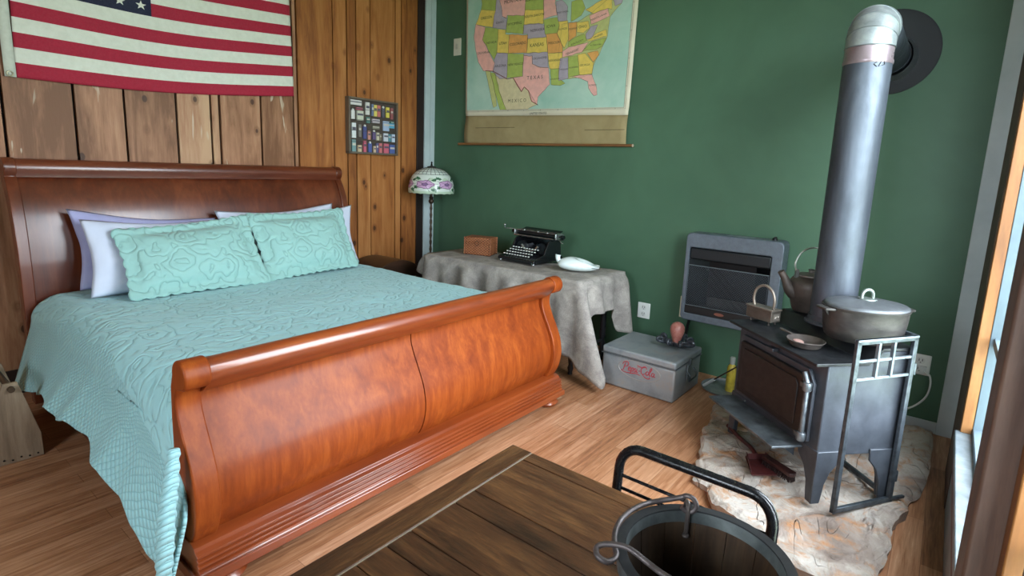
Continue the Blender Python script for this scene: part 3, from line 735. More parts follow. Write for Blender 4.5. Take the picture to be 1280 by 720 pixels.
m = MB(); pts = arc((0, -.03, .16), .075, radians(200), radians(340), 16); m.tube(pts, .010, 8)
m.build('type_bar_arch', NI, tw)
m = MB()
for k in range(21):
    a = radians(205+130*k/20); m.tube([(.065*cos(a), -.025, .16+.065*sin(a)), (.02*cos(a), .03, .155+.02*sin(a))], .0017, 5)
m.build('type_bars', DKM, tw)
for row in range(4):
    m = MB(); n_ = 10
    for k in range(n_):
        x = -.112+.0235*k+row*.004-.006; y = -.165+row*.029; z = .062+row*.0165
        m.cur = 1; m.lathe([(.0068,0),(.0068,.005),(.005,.006)], (x, y, z), 12); m.cur = 0; m.tube([(x, y, z), (x, y+.02, z-.03), (x, y+.08, .06)], .0016, 5)
    m.build('key_row', [DKM, KEYB], tw)
m = MB(); m.bx(-.075, .075, -.189, -.176, .058, .064); m.build('space_bar', BK, tw, bevel=.002)
cr = MB(); cr.bx(-.185, .185, .02, .11, .192, .204); car = cr.build('carriage', DKM, tw, bevel=.003)
m = MB(); m.tube([(-.175, .055, .226), (.175, .055, .226)], .021, 18); m.build('platen', plain('#0d0d0f', .4), car)
for s_ in (-1, 1):
    m = MB(); m.tube([(s_*.175, .055, .226), (s_*.205, .055, .226)], .006, 8); m.tube([(s_*.200, .055, .226), (s_*.222, .055, .226)], .016, 16); m.build('platen_knob', BK, car)
    m = MB(); m.bx(s_*.178-.005, s_*.178+.005, .015, .11, .2, .25); m.build('carriage_end', NI, car, bevel=.003)
m = MB(); m.tube([(-.17, .0, .206), (.17, .0, .206)], .004, 8); m.tube([(-.17, .085, .247), (.17, .085, .247)], .004, 8); m.tube([(-.17,.03,.247),(.17,.03,.247)], .003, 8)
for x in (-.1, .02, .1): m.ball((x, .03, .248), .008, 10, 6)
m.build('paper_bail', NI, car)
m = MB(); m.prism([(.06,.235),(.13,.262),(.13,.266),(.06,.241)], 'X', -.16, .16); m.build('paper_table', BK, car)
m = MB(); m.tube(smoothpath([(-.18, .05, .24), (-.21, .02, .25), (-.235, -.02, .255), (-.237, -.025, .28)], 4), .004, 8); m.ball((-.237, -.025, .282), (.007, .007, .012), 10, 6); m.build('return_lever', NI, car)
m = MB(); m.tube([(.18, .02, .215), (.235, .0, .20)], .003, 6); m.tube(smoothpath([(.18, .06, .2), (.21, .05, .175), (.23, .03, .18)], 4), .0035, 6); m.build('release_lever', NI, car)
for x in (-.14, .14):
    for y in (-.175, .135):
        m = MB(); m.lathe([(.011,0),(.013,.006),(.011,.016)], (x, y, 0), 12); m.build('foot', NI, tw)

# white ceramic bedpan
PORC = plain('#dbe6e4', .12, 0, .6, .4)
BP = (3.43, 2.10, CZ); rz = radians(-62)
m = MB()
def bpan(u, v):
    a = 2*pi*u; th = v*pi
    x = -.155*cos(th); wd = sin(th)**.7*(.092-.022*sm(.0, .15, x)); ca, sa = cos(a), sin(a)
    y = wd*ca; z = .050+.048*sin(th)**.8*min(sa, 0)
    if sa > 0:
        z = .050+(.062*sin(th)**.9*(1-.30*sm(.0, .15, x)))*sa
        z -= .062*math.exp(-((x-.045)/.058)**2-(y/.050)**2)*sa
        z -= .022*sm(.05, .155, x)
    return Vector((x, y, max(z, .003)))
m.grid(bpan, 40, 30, cu=True)
bp = tag(m.build('bedpan', PORC, None, smooth=180, loc=BP), 'white porcelain bedpan with a short spout on the right end of the cloth', 'bedpan'); bp.rotation_euler = (0, 0, rz)
m = MB(); m.tube(smoothpath([(-.12, .01, .05), (-.150, .012, .068), (-.160, .016, .092), (-.158, .018, .112)], 5), [.022, .021, .020, .019, .018, .0175, .017, .017, .017, .017, .018, .018, .019, .020, .021, .021][:16], 16, caps=True)
m.build('spout', PORC, bp, smooth=50)

# ================================================================== WALL MAP
MAPD = {"WA":["g",[[3.612,3.009],[3.412,2.979],[3.424,2.818],[3.598,2.846],[3.587,2.892]]],"OR":["y",[[3.598,2.846],[3.424,2.818],[3.442,2.769],[3.444,2.675],[3.662,2.725],[3.63,2.774]]],"ID":["l",[[3.412,2.979],[3.379,2.955],[3.383,2.901],[3.354,2.832],[3.344,2.757],[3.29,2.736],[3.294,2.647],[3.451,2.676],[3.442,2.769],[3.424,2.818]]],"MT":["p",[[3.386,2.956],[3.081,2.911],[3.095,2.735],[3.287,2.759],[3.299,2.737],[3.344,2.757],[3.354,2.832],[3.383,2.901]]],"ND":["g",[[3.081,2.911],[2.899,2.884],[2.891,2.757],[3.091,2.775]]],"SD":["y",[[3.091,2.775],[2.891,2.757],[2.89,2.643],[3.097,2.658]]],"WY":["g",[[3.281,2.758],[3.095,2.735],[3.099,2.586],[3.299,2.617]]],"NE":["l",[[3.1,2.659],[2.937,2.653],[2.884,2.629],[2.855,2.534],[3.048,2.54],[3.053,2.581],[3.101,2.587]]],"CA":["p",[[3.662,2.725],[3.538,2.691],[3.568,2.584],[3.418,2.368],[3.428,2.302],[3.55,2.31],[3.615,2.394],[3.654,2.505],[3.679,2.625]]],"NV":["g",[[3.538,2.691],[3.385,2.657],[3.392,2.452],[3.425,2.398],[3.568,2.584]]],"UT":["y",[[3.385,2.657],[3.3,2.642],[3.299,2.603],[3.258,2.597],[3.259,2.441],[3.393,2.457]]],"CO":["o",[[3.258,2.597],[3.05,2.572],[3.054,2.423],[3.259,2.441]]],"KS":["y",[[3.048,2.54],[2.851,2.533],[2.83,2.412],[3.054,2.423]]],"AZ":["l",[[3.392,2.454],[3.265,2.441],[3.267,2.224],[3.345,2.227],[3.434,2.293],[3.418,2.368],[3.425,2.398]]],"NM":["g",[[3.265,2.441],[3.087,2.416],[3.092,2.232],[3.185,2.233],[3.242,2.232],[3.268,2.229]]],"OK":["l",[[3.088,2.421],[2.83,2.413],[2.82,2.286],[2.904,2.297],[2.989,2.33],[2.992,2.394],[3.087,2.407]]],"TX":["p",[[3.086,2.404],[2.994,2.396],[2.991,2.33],[2.904,2.295],[2.815,2.284],[2.794,2.149],[2.912,2.051],[2.919,1.99],[2.978,2.019],[3.017,2.109],[3.065,2.143],[3.094,2.104],[3.149,2.16],[3.195,2.229],[3.087,2.233]]],"MN":["p",[[2.904,2.911],[2.76,2.889],[2.779,2.789],[2.748,2.695],[2.89,2.68]]],"WI":["l",[[2.771,2.801],[2.714,2.806],[2.654,2.747],[2.655,2.639],[2.736,2.642],[2.767,2.736]]],"MI":["g",[[2.62,2.717],[2.616,2.779],[2.523,2.791],[2.486,2.712],[2.521,2.66],[2.614,2.627]]],"IA":["g",[[2.89,2.674],[2.755,2.677],[2.726,2.615],[2.747,2.553],[2.866,2.559]]],"IL":["y",[[2.736,2.642],[2.646,2.638],[2.629,2.501],[2.665,2.427],[2.7,2.47],[2.747,2.546],[2.726,2.609]]],"IN":["o",[[2.637,2.618],[2.558,2.621],[2.558,2.513],[2.631,2.476]]],"OH":["y",[[2.557,2.614],[2.449,2.614],[2.437,2.557],[2.488,2.525],[2.552,2.538]]],"MO":["o",[[2.857,2.558],[2.747,2.553],[2.682,2.442],[2.679,2.396],[2.83,2.403]]],"KY":["g",[[2.633,2.437],[2.627,2.475],[2.55,2.506],[2.48,2.517],[2.454,2.471],[2.498,2.444],[2.624,2.43]]],"WV":["l",[[2.465,2.516],[2.422,2.567],[2.363,2.573],[2.408,2.479],[2.462,2.478]]],"VA":["y",[[2.453,2.464],[2.365,2.511],[2.286,2.533],[2.274,2.483],[2.407,2.46]]],"TN":["p",[[2.68,2.403],[2.624,2.43],[2.437,2.45],[2.494,2.38],[2.685,2.357]]],"NC":["g",[[2.494,2.386],[2.406,2.453],[2.274,2.471],[2.313,2.407],[2.371,2.387],[2.448,2.394]]],"PA":["p",[[2.444,2.651],[2.283,2.685],[2.264,2.628],[2.299,2.614],[2.423,2.58]]],"NY":["y",[[2.486,2.699],[2.368,2.745],[2.253,2.764],[2.243,2.673],[2.283,2.685],[2.406,2.658]]],"AR":["y",[[2.83,2.403],[2.679,2.392],[2.696,2.273],[2.805,2.274]]],"LA":["g",[[2.797,2.273],[2.704,2.273],[2.707,2.194],[2.638,2.15],[2.687,2.133],[2.78,2.145]]],"MS":["l",[[2.701,2.352],[2.622,2.352],[2.611,2.188],[2.706,2.174],[2.709,2.274]]],"AL":["g",[[2.623,2.359],[2.531,2.357],[2.505,2.207],[2.593,2.2],[2.611,2.188]]],"GA":["y",[[2.532,2.364],[2.462,2.37],[2.379,2.288],[2.388,2.206],[2.505,2.207]]],"SC":["o",[[2.446,2.369],[2.348,2.379],[2.335,2.347],[2.379,2.294]]],"FL":["p",[[2.576,2.196],[2.505,2.205],[2.388,2.202],[2.334,2.095],[2.327,2.043],[2.361,2.038],[2.411,2.098],[2.423,2.151],[2.487,2.18]]],"NH":["l",[[2.245,2.751],[2.154,2.762],[2.163,2.704],[2.219,2.694]]],"MX":["m",[[3.412,2.285],[3.26,2.221],[3.195,2.229],[3.094,2.104],[3.065,2.143],[3.017,2.109],[2.919,1.987],[3.02,1.956],[3.259,1.956],[3.368,2.145]]],"BA":["n",[[3.523,2.311],[3.463,2.298],[3.405,2.147],[3.373,1.997],[3.411,1.979],[3.469,2.15]]],"GC":["g",[[3.462,2.289],[3.404,2.285],[3.341,2.107],[3.259,1.956],[3.334,1.958],[3.39,2.09]]]}
BORD = [[3.523, 2.311], [3.43, 2.299], [3.26, 2.221], [3.195, 2.229], [3.094, 2.104], [3.065, 2.143], [3.017, 2.109], [2.978, 2.019], [2.908, 1.986]]
MP = (3.93, 2.92, 1.655)
mp = thing('wall_map', 'vintage pull-down school map of the United States on the green wall', 'map', MP)
def mx(z, y): return 3.928 if z > 1.9 else 3.928-.012*sin(pi*(1.9-z)/.26)
def edge(z):     # left and right edge of the sheet at a height
    l = 3.765+.02*sm(1.95, 1.9, z)*0+.02*(z-1.93)*.9 if z > 1.93 else 3.765; r = 2.042-.018*(z-1.9)
    if z < 1.93: l = 3.757+.012*(1-(z-1.655)/.275); r = 2.045
    return l, r
TANC = mottled('map_canvas', '#8f7f58', '#a3936a', 6, .85, bump=.08)
PAPER = mottled('map_paper', '#cfc8b0', '#dcd6c0', 5, .8, bump=.03)
SEA = mottled('map_sea', '#9ac4b3', '#bad6c6', 3.5, .8, bump=.02)
def sheet(z0, z1, n=20, li=0., ri=0., off=0.):
    m = at(MP)
    def f(u, v):
        z = z0+(z1-z0)*v; l, r = edge(z); y = (l-li)+((r+ri)-(l-li))*u
        return Vector((mx(z, y)-off, y, z + (.035*(u-.5) if False else 0)))
    m.grid(f, 30, n); return m
m = at(MP)
def canv(u, v):
    z1 = 1.915-.033*u; z = 1.655+(z1-1.655)*v; l, r = edge(z); y = l+(r-l)*u; return Vector((mx(z, y), y, z))
m.grid(canv, 30, 10); m.build('canvas_hem', TANC, mp, smooth=180, solid=.0015)
for z, a, b in ((1.80, 3.62, 3.15), (1.772, 2.42, 2.06)):
    m = at(MP); m.tube([(mx(z, a)-.0016, a, z), (mx(z, b)-.0016, b, z)], .002, 5); m.build('stitch_mark', plain('#57482c', .9), mp)
m = at(MP)
def pap(u, v):
    z0_ = 1.915-.033*u; z = z0_+(3.02-z0_)*v; l, r = edge(z); y = l+(r-l)*u; return Vector((mx(z, y)-.0012, y, z))
m.grid(pap, 40, 40); mpap = m.build('map_sheet', PAPER, mp, smooth=180, solid=.001)
m = at(MP)
def sea(u, v):
    zb = 1.965-.022*u; z = zb+(3.0-zb)*v; l, r = edge(z); y = l-.02+((r+.045)-(l-.02))*u; return Vector((mx(z, y)-.0024, y, z))
m.grid(sea, 40, 40); m.build('sea_print', SEA, mp, smooth=180)
ccol = {'g': '#a3b35c', 'y': '#dfc563', 'l': '#aaa0ae', 'p': '#e2aca2', 'o': '#dba05a', 'm': '#cbbf98', 'n': '#b9bd7c'}
keys = list(ccol); mats = [mottled('map_ink_'+k, ccol[k], '#%02x%02x%02x' % tuple(min(255, int(int(ccol[k][i:i+2], 16)*1.1)) for i in (1, 3, 5)), 22, .8, bump=0) for k in keys]
m = at(MP); ml = at(MP)
def jag(P, amp=.006):
    out = []
    for i, a in enumerate(P):
        b = P[(i+1) % len(P)]; L = sqrt((a[0]-b[0])**2+(a[1]-b[1])**2); n = max(1, int(L/.03))
        for k in range(n):
            t_ = k/n; y = a[0]+(b[0]-a[0])*t_; z = a[1]+(b[1]-a[1])*t_
            out.append((y+amp*noise.noise((y*20, z*20, 1)), z+amp*noise.noise((y*20, z*20, 7))))
    return out
UND = [(2.70,2.62),(2.55,2.62),(2.44,2.66),(2.25,2.77),(2.15,2.77),(2.17,2.70),(2.26,2.62),(2.27,2.48),(2.33,2.36),(2.38,2.27),(2.39,2.20),(2.60,2.18),(2.72,2.20),(2.72,2.40)]
MAPD = dict([('land', ['n', UND])]+list(MAPD.items()))
for nm, (k, P) in MAPD.items():
    Q = [(y, min(z, 2.99)) for y, z in jag(P)]; m.cur = keys.index(k)
    off = .0029 if nm == 'land' else .0031 if nm in ('MX',) else .0034
    off += .00001*list(MAPD).index(nm)
    base = [(mx(z, y)-off, y, z) for y, z in Q]
    m.add(base, [tuple(range(len(base)))])
    ml.tube([(mx(z, y)-off-.0003, y, z) for y, z in Q], .0011, 4, closed=True)
m.build('state_print', mats, mp, smooth=0, weld=0, recalc=False)
ml.build('state_outline', plain('#6f5a4a', .9), mp, smooth=60, weld=0)
m = at(MP); m.tube([(mx(z, y)-.0042, y, z) for y, z in [tuple(a_[i]+(b_[i]-a_[i])*k/3 for i in (0, 1)) for a_, b_ in zip(BORD, BORD[1:]) for k in range(3)]+[tuple(BORD[-1])]], .0030, 5); m.build('border_print', plain('#7c3a34', .9), mp)
m = at(MP)
def line(a, b, r=.0012):
    n = 24; m.tube([(mx(a[1]+(b[1]-a[1])*i/n, a[0]+(b[0]-a[0])*i/n)-.003, a[0]+(b[0]-a[0])*i/n, a[1]+(b[1]-a[1])*i/n) for i in range(n+1)], r, 4)
line((3.745, 1.958), (2.085, 1.938)); line((2.085, 1.938), (2.068, 2.99)); line((3.75, 1.950), (2.072, 1.930), .0008); line((2.073, 1.930), (2.056, 2.99), .0008)
for k in range(9): y = 3.6-k*.18; line((y, 1.957-.02*(3.745-y)/1.66), (y, 1.948-.02*(3.745-y)/1.66), .0014)
for k in range(5): z = 2.1+k*.2; line((2.083-.017*(z-1.94), z), (2.070-.017*(z-1.94), z), .0014)
m.build('neat_line', plain('#6c6a58', .9), mp, smooth=60, weld=0)
LAB = [('OREGON',3.53,2.77,.032),('IDAHO',3.37,2.71,.028),('MONTANA',3.22,2.87,.042),('WYOMING',3.20,2.68,.032),('NORTH DAKOTA',2.99,2.85,.026),('SOUTH DAKOTA',2.99,2.72,.026),('NEBRASKA',2.95,2.60,.030),('NEVADA',3.46,2.55,.030),('UTAH',3.325,2.53,.034),
 ('COLORADO',3.155,2.51,.032),('KANSAS',2.95,2.48,.040),('CALIFORNIA',3.555,2.47,.026),('ARIZONA',3.345,2.34,.030),('NEW MEXICO',3.175,2.34,.027),('OKLAHOMA',2.91,2.37,.026),('T E X A S',2.955,2.215,.042),('M E X I C O',3.14,2.03,.040),('IOWA',2.81,2.615,.032),('MISSOURI',2.77,2.48,.028),('ARKANSAS',2.755,2.34,.026),
 ('ILLINOIS',2.69,2.58,.022),('INDIANA',2.595,2.57,.020),('OHIO',2.50,2.575,.030),('KENTUCKY',2.545,2.46,.022),('TENNESSEE',2.59,2.39,.024),('VIRGINIA',2.355,2.49,.020),('PENNSYLVANIA',2.36,2.63,.020),('MISSISSIPPI',2.66,2.26,.018),('ALABAMA',2.565,2.27,.020),('GEORGIA',2.46,2.28,.022),('FLORIDA',2.375,2.12,.018),('WISCONSIN',2.70,2.71,.020),('LOUISIANA',2.745,2.19,.018),('N. CAROLINA',2.37,2.425,.016)]
INK = plain('#3b342c', .9)
for s_, y, z, sz in LAB+[('UNITED STATES', 2.905, 1.916, .026)]:
    vs, fs = text_geo(s_, sz); m = at(MP); hz0 = .0043 if s_ != 'UNITED STATES' else .0034
    m.add([(mx(z+p[1], y-p[0])-hz0, y-p[0], z+p[1]+p[0]*(.0 if s_ not in ('TENNESSEE', 'VIRGINIA', 'PENNSYLVANIA', 'KENTUCKY') else .25)) for p in vs], fs)
    m.build('printed_name', INK, mp, smooth=0, weld=0, recalc=False)
m = at(MP); m.tube([(3.925, 3.842, 1.652), (3.925, 1.99, 1.652)], .011, 12); m.build('bottom_dowel', wood('map_dowel', '#5b3a20', '#80552f', '#996a3e', 'Y', 2, .5), mp)
for y in (3.846, 1.986):
    m = at(MP); m.ball((3.925, y, 1.652), (.013, .008, .013), 12, 8); m.build('dowel_cap', plain('#b8a58c' if y < 3 else '#6d4d30', .4), mp)
m = at(MP); m.tube([(3.925, 3.85, 3.03), (3.925, 1.96, 3.03)], .03, 16); m.build('spring_roller', plain('#4c3524', .5), mp)

# light switch plate, outlets
SWP = (3.945, 3.905, 2.555); CREAM = plain('#cfcdbd', .4)
sw = thing('switch_plate', 'small cream wall plate on the green wall left of the map', 'wall plate', SWP)
m = at(SWP); m.bx(3.938, 3.948, 3.86, 3.955, 2.48, 2.635); m.build('plate', CREAM, sw, bevel=.004)
m = at(SWP); m.bx(3.930, 3.940, 3.893, 3.92, 2.535, 2.585); m.build('toggle', plain('#bdbbac', .4), sw, bevel=.002)
def outlet(loc, label, sx=.052):
    o = thing('power_outlet', label, 'power outlet', loc, 0, 'white power outlets on the green wall')
    m = MB(); m.bx(-.008, 0, -sx, sx, -.062, .062); m.build('plate', plain('#dfe2dd', .35), o, bevel=.004)
    for z in (-.026, .026):
        m = MB(); m.lathe([(.022,0),(.022,.003)], (-.008, 0, z), 18, rot=Matrix.Rotation(-pi/2, 3, 'Y'))
        m.cur = 1; m.bx(-.0125, -.011, -.010, -.006, z-.004, z+.010); m.bx(-.0125, -.011, .006, .010, z-.004, z+.010); m.bx(-.0125, -.011, -.003, .003, z-.014, z-.009)
        m.build('socket', [plain('#d3d6d1', .4), plain('#3a3a3a', .6)], o)
    return o
outlet((3.948, 1.793, .381), 'white double power outlet on the green wall between table and heater')
OL2 = (3.948, .018, .40); po = outlet(OL2, 'white power outlet with a plugged-in cord behind the stove, near the corner', .05)
m = at(OL2); m.box((3.925, .0, .375), (.03, .032, .04)); m.tube(smoothpath([(3.915, -.0, .372), (3.88, -.035, .36), (3.87, -.045, .30), (3.88, -.03, .22), (3.89, .03, .14), (3.90, .12, .09), (3.90, .25, .07), (3.905, .4, .08)], 6), .0055, 8)
m.build('plug_cord', plain('#c9d0cd', .5), po)
m = MB(); m.bx(BX, 3.716, WY-.02, WY+.01, 0, .15); struct(m, 'baseboard_left', plain('#2e1d13', .7), bevel=.004)
# ================================================================== WALL HEATER
DKG = mottled('heater_grey', '#59626a', '#66707a', 40, .42, .2, .05); HBLK = plain('#0a0b0c', .5); HGR = plain('#1b1f22', .45, .3)
HT = (3.948, 1.125, .43)
ht = thing('gas_heater', 'grey vent-free gas wall heater with a wire guard on the green wall', 'heater', HT)
def rr(y0, y1, z0, z1, r, n=5):
    out = []
    for cy, cz, a in ((y1-r, z0+r, -pi/2), (y1-r, z1-r, 0), (y0+r, z1-r, pi/2), (y0+r, z0+r, pi)):
        for k in range(n+1): out.append((cy+r*cos(a+pi/2*k/n), cz+r*sin(a+pi/2*k/n)))
    return out
def ring_prism(m, outer, inner, x0, x1):
    n = len(outer); vs = [(x0, *p) for p in outer]+[(x0, *p) for p in inner]+[(x1, *p) for p in outer]+[(x1, *p) for p in inner]; fs = []
    for i in range(n):
        j = (i+1) % n
        fs += [(i, j, n+j, n+i), (2*n+i, 3*n+i, 3*n+j, 2*n+j), (i, 2*n+i, 2*n+j, j), (n+i, n+j, 3*n+j, 3*n+i)]
    m.add(vs, fs)
oy0, oy1, oz0, oz1 = .800, 1.440, .420, 1.050
m = at(HT); ring_prism(m, rr(oy0, oy1, oz0, oz1, .035), rr(.868, 1.412, .472, .948, .012), 3.785, 3.935); m.build('casing', DKG, ht, bevel=.008, seg=3)
m = at(HT); m.bx(3.92, 3.947, oy0+.01, oy1-.01, oz0+.01, oz1-.01); m.build('back_plate', HBLK, ht)
m = at(HT); m.bx(3.793, 3.85, .868, 1.412, .862, .946); m.build('louver_bar', HGR, ht, bevel=.012, seg=3)
m = at(HT)
for k in range(14): m.bx(3.7905, 3.7935, 1.02+k*.014, 1.028+k*.014, .918, .934)
m.build('vent_slots', HBLK, ht)
m = at(HT); m.add([(3.80,1.412,.86),(3.80,1.412,.53),(3.90,1.30,.53),(3.90,1.30,.86),(3.80,.868,.86),(3.80,.868,.53),(3.90,.98,.53),(3.90,.98,.86)], [(0,1,2,3),(3,2,6,7),(7,6,5,4)])
m.build('reflector', plain('#14181b', .35, .5), ht)
m = at(HT); m.bx(3.86, 3.90, 1.0, 1.28, .53, .60); m.build('burner', plain('#2c2a28', .8), ht)
m = at(HT); m.bx(3.789, 3.83, .868, 1.412, .472, .528); m.build('apron', HBLK, ht, bevel=.004)
m = at(HT)
vs = [(3.7885-.001, 1.165+.034*cos(2*pi*k/20), .500+.011*sin(2*pi*k/20)) for k in range(20)]; m.add(vs, [tuple(range(20))]); bdg = m.build('badge', plain('#8a5a4c', .35, .4), ht, smooth=0)
m = at(HT); y0, y1, z0, z1 = .872, 1.408, .532, .822; st_ = .017
H_ = z1-z0
for sgn in (1, -1):
    k = -int(H_/st_)-1
    while True:
        ys = y0+k*st_ if sgn > 0 else y1-k*st_
        if (sgn > 0 and ys > y1) or (sgn < 0 and ys < y0): break
        t0 = 0.; t1 = H_
        if sgn > 0: t0 = max(0, y0-ys); t1 = min(H_, y1-ys)
        else: t0 = max(0, ys-y1); t1 = min(H_, ys-y0)
        if t1 > t0+.003: m.tube([(3.790, ys+sgn*t0, z0+t0), (3.790, ys+sgn*t1, z0+t1)], .0011, 4, caps=False)
        k += 1
m.build('wire_guard', plain('#454d54', .4, .5), ht, smooth=60, weld=0)
m = at(HT); m.tube([(3.788, y0, z0), (3.788, y1, z0), (3.788, y1, z1), (3.788, y0, z1)], .0035, 6, closed=True); m.build('guard_rim', plain('#7c878e', .35, .6), ht)
m = at(HT); m.lathe([(.017,0),(.017,.014),(.013,.018)], (3.86, .878, 1.047), 18); m.bx(3.855, 3.885, .872, .884, 1.06, 1.072); m.build('control_knob', HBLK, ht)
m = at(HT); m.bx(3.84, 3.90, 1.0, 1.18, 1.046, 1.051); m.build('top_vent', plain('#8d979c', .4, .4), ht)
m = at(HT); m.bx(3.90, 3.945, 1.442, 1.49, .40, .56); m.build('side_tab', plain('#cfc6ae', .6), ht, bevel=.003)
m = at(HT); m.tube(smoothpath([(3.93, 1.40, .44), (3.93, 1.425, .36), (3.93, 1.435, .2), (3.93, 1.435, .075)], 4), .010, 8); m.build('gas_pipe', HBLK, ht)

# ================================================================== METAL COOLER
t = NT('brushed_aluminium'); v = t.coord(); n = t.noise(v, 7, 6, .7, .4); n2 = t.noise(t.coord((1, 60, 1)), 20, 3)
t.base(t.ramp(n, [(.3, '#7f868a'), (.55, '#969c9f'), (.75, '#a3998f')])); t.bump(t.noise(v, 60, 3), .12, .002); ALU = t.set(t.ramp(n, [(.3, .42), (.7, .58)]), .4)
CO = (3.47, 1.49, 0); cx0, cx1, cy0, cy1 = 3.24, 3.70, 1.225, 1.755
co = thing('drink_cooler', 'dented metal picnic cooler with red soda script on the floor by the table', 'cooler', CO)
m = at(CO); m.bx(cx0+.004, cx1-.004, cy0+.004, cy1-.004, .003, .222); m.build('body', ALU, co, bevel=.012, seg=3)
m = at(CO); m.bx(cx0, cx1, cy0, cy1, .226, .275); m.build('lid', ALU, co, bevel=.013, seg=3)
m = at(CO); m.bx(cx0-.001, cx1+.001, cy0-.001, cy1+.001, .222, .228); m.build('lid_seam', plain('#6d7376', .5, .5), co)
m = at(CO); m.bx(3.44, 3.51, cy0-.006, cy0+.002, .10, .21); m.build('handle_plate', plain('#7f868a', .4, .6), co, bevel=.002)
for z in (.175,): 
    m = at(CO); m.tube([(3.42, cy0-.008, z), (3.42, cy0-.035, z-.03), (3.42, cy0-.03, z-.06), (3.53, cy0-.03, z-.06), (3.53, cy0-.035, z-.03), (3.53, cy0-.008, z)], .006, 8); m.build('carry_handle', plain('#4b5053', .4, .7), co)
m = at(CO); m.bx(3.462, 3.488, cy0-.014, cy0-.002, .205, .25); m.build('latch', plain('#5b6164', .4, .7), co, bevel=.002)
REDP = plain('#a8404a', .5); FX = cx0+.0035
m = at(CO); m.tube([(FX, 1.475-.150*cos(a), .158+.063*sin(a)) for a in [2*pi*k/48 for k in range(48)]], .003, 6, closed=True); m.build('embossed_oval', plain('#a5a29e', .4, .4), co)
m = at(CO)
U = .0262; OY, OZ = 1.592, .142
def stroke(P, r=.0036, dot=False):
    Q = [(FX-.0008, OY-(x+.12*z)*U, OZ+z*U) for x, z in P]; q = smoothpath(Q, 5); n_ = len(q)
    m.tube(q, [r*(.65+.35*sin(pi*i/(n_-1))) for i in range(n_)], 6)
for P_ in ([(.2,-.15),(.35,.9),(.55,1.95)], [(-.25,1.3),(.1,2.0),(.8,2.25),(1.35,1.9),(1.2,1.2),(.5,.95)],
  [(1.5,.5),(2.0,.6),(2.05,.95),(1.75,1.05),(1.55,.7),(1.6,.2),(1.95,.05),(2.25,.3)], [(2.45,1.0),(2.35,.1),(2.2,-.75)], [(2.45,.75),(2.75,1.05),(3.0,.75),(2.9,.2),(2.6,.05),(2.42,.2)],
  [(3.6,.92),(3.4,1.02),(3.25,.8),(3.45,.55),(3.6,.3),(3.4,.05),(3.15,.15)], [(3.9,1.0),(3.85,.3),(4.0,.05),(4.2,.25)], [(3.92,1.34),(3.98,1.42)], [(4.4,.62),(4.75,.64)],
  [(6.35,1.55),(6.1,2.05),(5.5,2.05),(5.02,1.35),(5.05,.5),(5.5,.0),(6.15,.3)], [(7.05,.9),(6.6,1.0),(6.35,.5),(6.65,.05),(7.05,.4),(7.05,.9)], [(7.25,.6),(7.7,1.7),(7.55,2.1),(7.3,1.6),(7.3,.4),(7.5,.05),(7.75,.25)],
  [(8.5,.9),(8.1,1.0),(7.9,.5),(8.1,.05),(8.45,.3),(8.58,.95),(8.5,.2),(8.7,.05),(8.95,.3)],
  [(.2,-.15),(-.2,-.35),(-.35,-.05)], [(.1,-.5),(1.3,-.62),(2.6,-.45),(4.0,-.28),(4.9,-.5)], [(6.1,2.05),(5.3,1.75),(4.5,1.75),(3.7,1.95)], [(5.5,.0),(6.2,-.55),(7.0,-.8),(7.6,-.6),(7.4,-.3)]):
    stroke(P_)
m.build('script_logo', REDP, co, smooth=40, weld=0)

# octopus figurine
OC = (3.56, 1.36, .276)
oc = thing('octopus_figurine', 'small figurine with reddish bulb head and dark curled arms on the cooler lid', 'figurine', OC)
oc.scale = (1.25, 1.25, 1.15)
m = MB(); m.xf = Matrix.Rotation(.25, 4, 'Y') @ Matrix.Rotation(-.1, 4, 'X'); m.lathe([(.018,.012),(.021,.03),(.026,.05),(.035,.078),(.040,.10),(.038,.122),(.028,.14),(.012,.149),(0,.151)], n=24); m.build('head', mottled('octopus_rust', '#8d5148', '#b57a6e', 25, .3, bump=.1), oc)
for k in range(8):
    a = 2*pi*k/8+.2; L = .075+.012*(k % 3)
    pts = [(L*.75*t_*cos(a+.4*t_), L*.75*t_*sin(a+.4*t_), .013+.016*sin(pi*t_*.5)) for t_ in [j/6 for j in range(7)]]
    tip = pts[-1]; ca = a+.4
    for j in range(1, 15):
        b = -pi*.5+2*pi*1.25*j/14; rr_ = .018*(1-.55*j/14)
        pts.append((tip[0]+(.014+rr_*cos(b))*cos(ca), tip[1]+(.014+rr_*cos(b))*sin(ca), tip[2]+.004+rr_*(1+sin(b))*.9))
    m = MB(); m.tube(pts, [.0135-.008*j/(len(pts)-1) for j in range(len(pts))], 8); m.build('arm', mottled('octopus_dark', '#2a2e33', '#4c5157', 60, .35, .3, .2), oc)

# tray, rod and yellow can between cooler and stove
TR = (3.735, 1.045, 0)
m = MB(); m.lathe([(.0,.004),(.15,.004),(.162,.010),(.168,.020),(.164,.021),(.157,.012),(.148,.009),(0,.009)], n=40)
tag(m.build('metal_tray', mottled('tin_grey', '#75797a', '#9aa0a0', 12, .4, .5), None, loc=TR), 'round grey metal tray on the floor between the cooler and the stove', 'tray')
rd = thing('fire_poker', 'thin iron rod with a bright metal grip resting across the tray behind the ash lip', 'fire poker', (3.62, 1.15, .025))
A_, B_ = Vector((3.625, 1.165, .034)), Vector((3.50, .905, .285))
m = at((3.62, 1.15, .025)); m.tube([A_.lerp(B_, .28), B_], .0045, 8); m.build('shaft', plain('#4a3a36', .5, .6), rd)
m = at((3.62, 1.15, .025)); m.tube([A_, A_.lerp(B_, .3)], .010, 10); m.build('grip', plain('#c7ccd0', .35, .2), rd)
CN = (3.715, 1.018, .010)
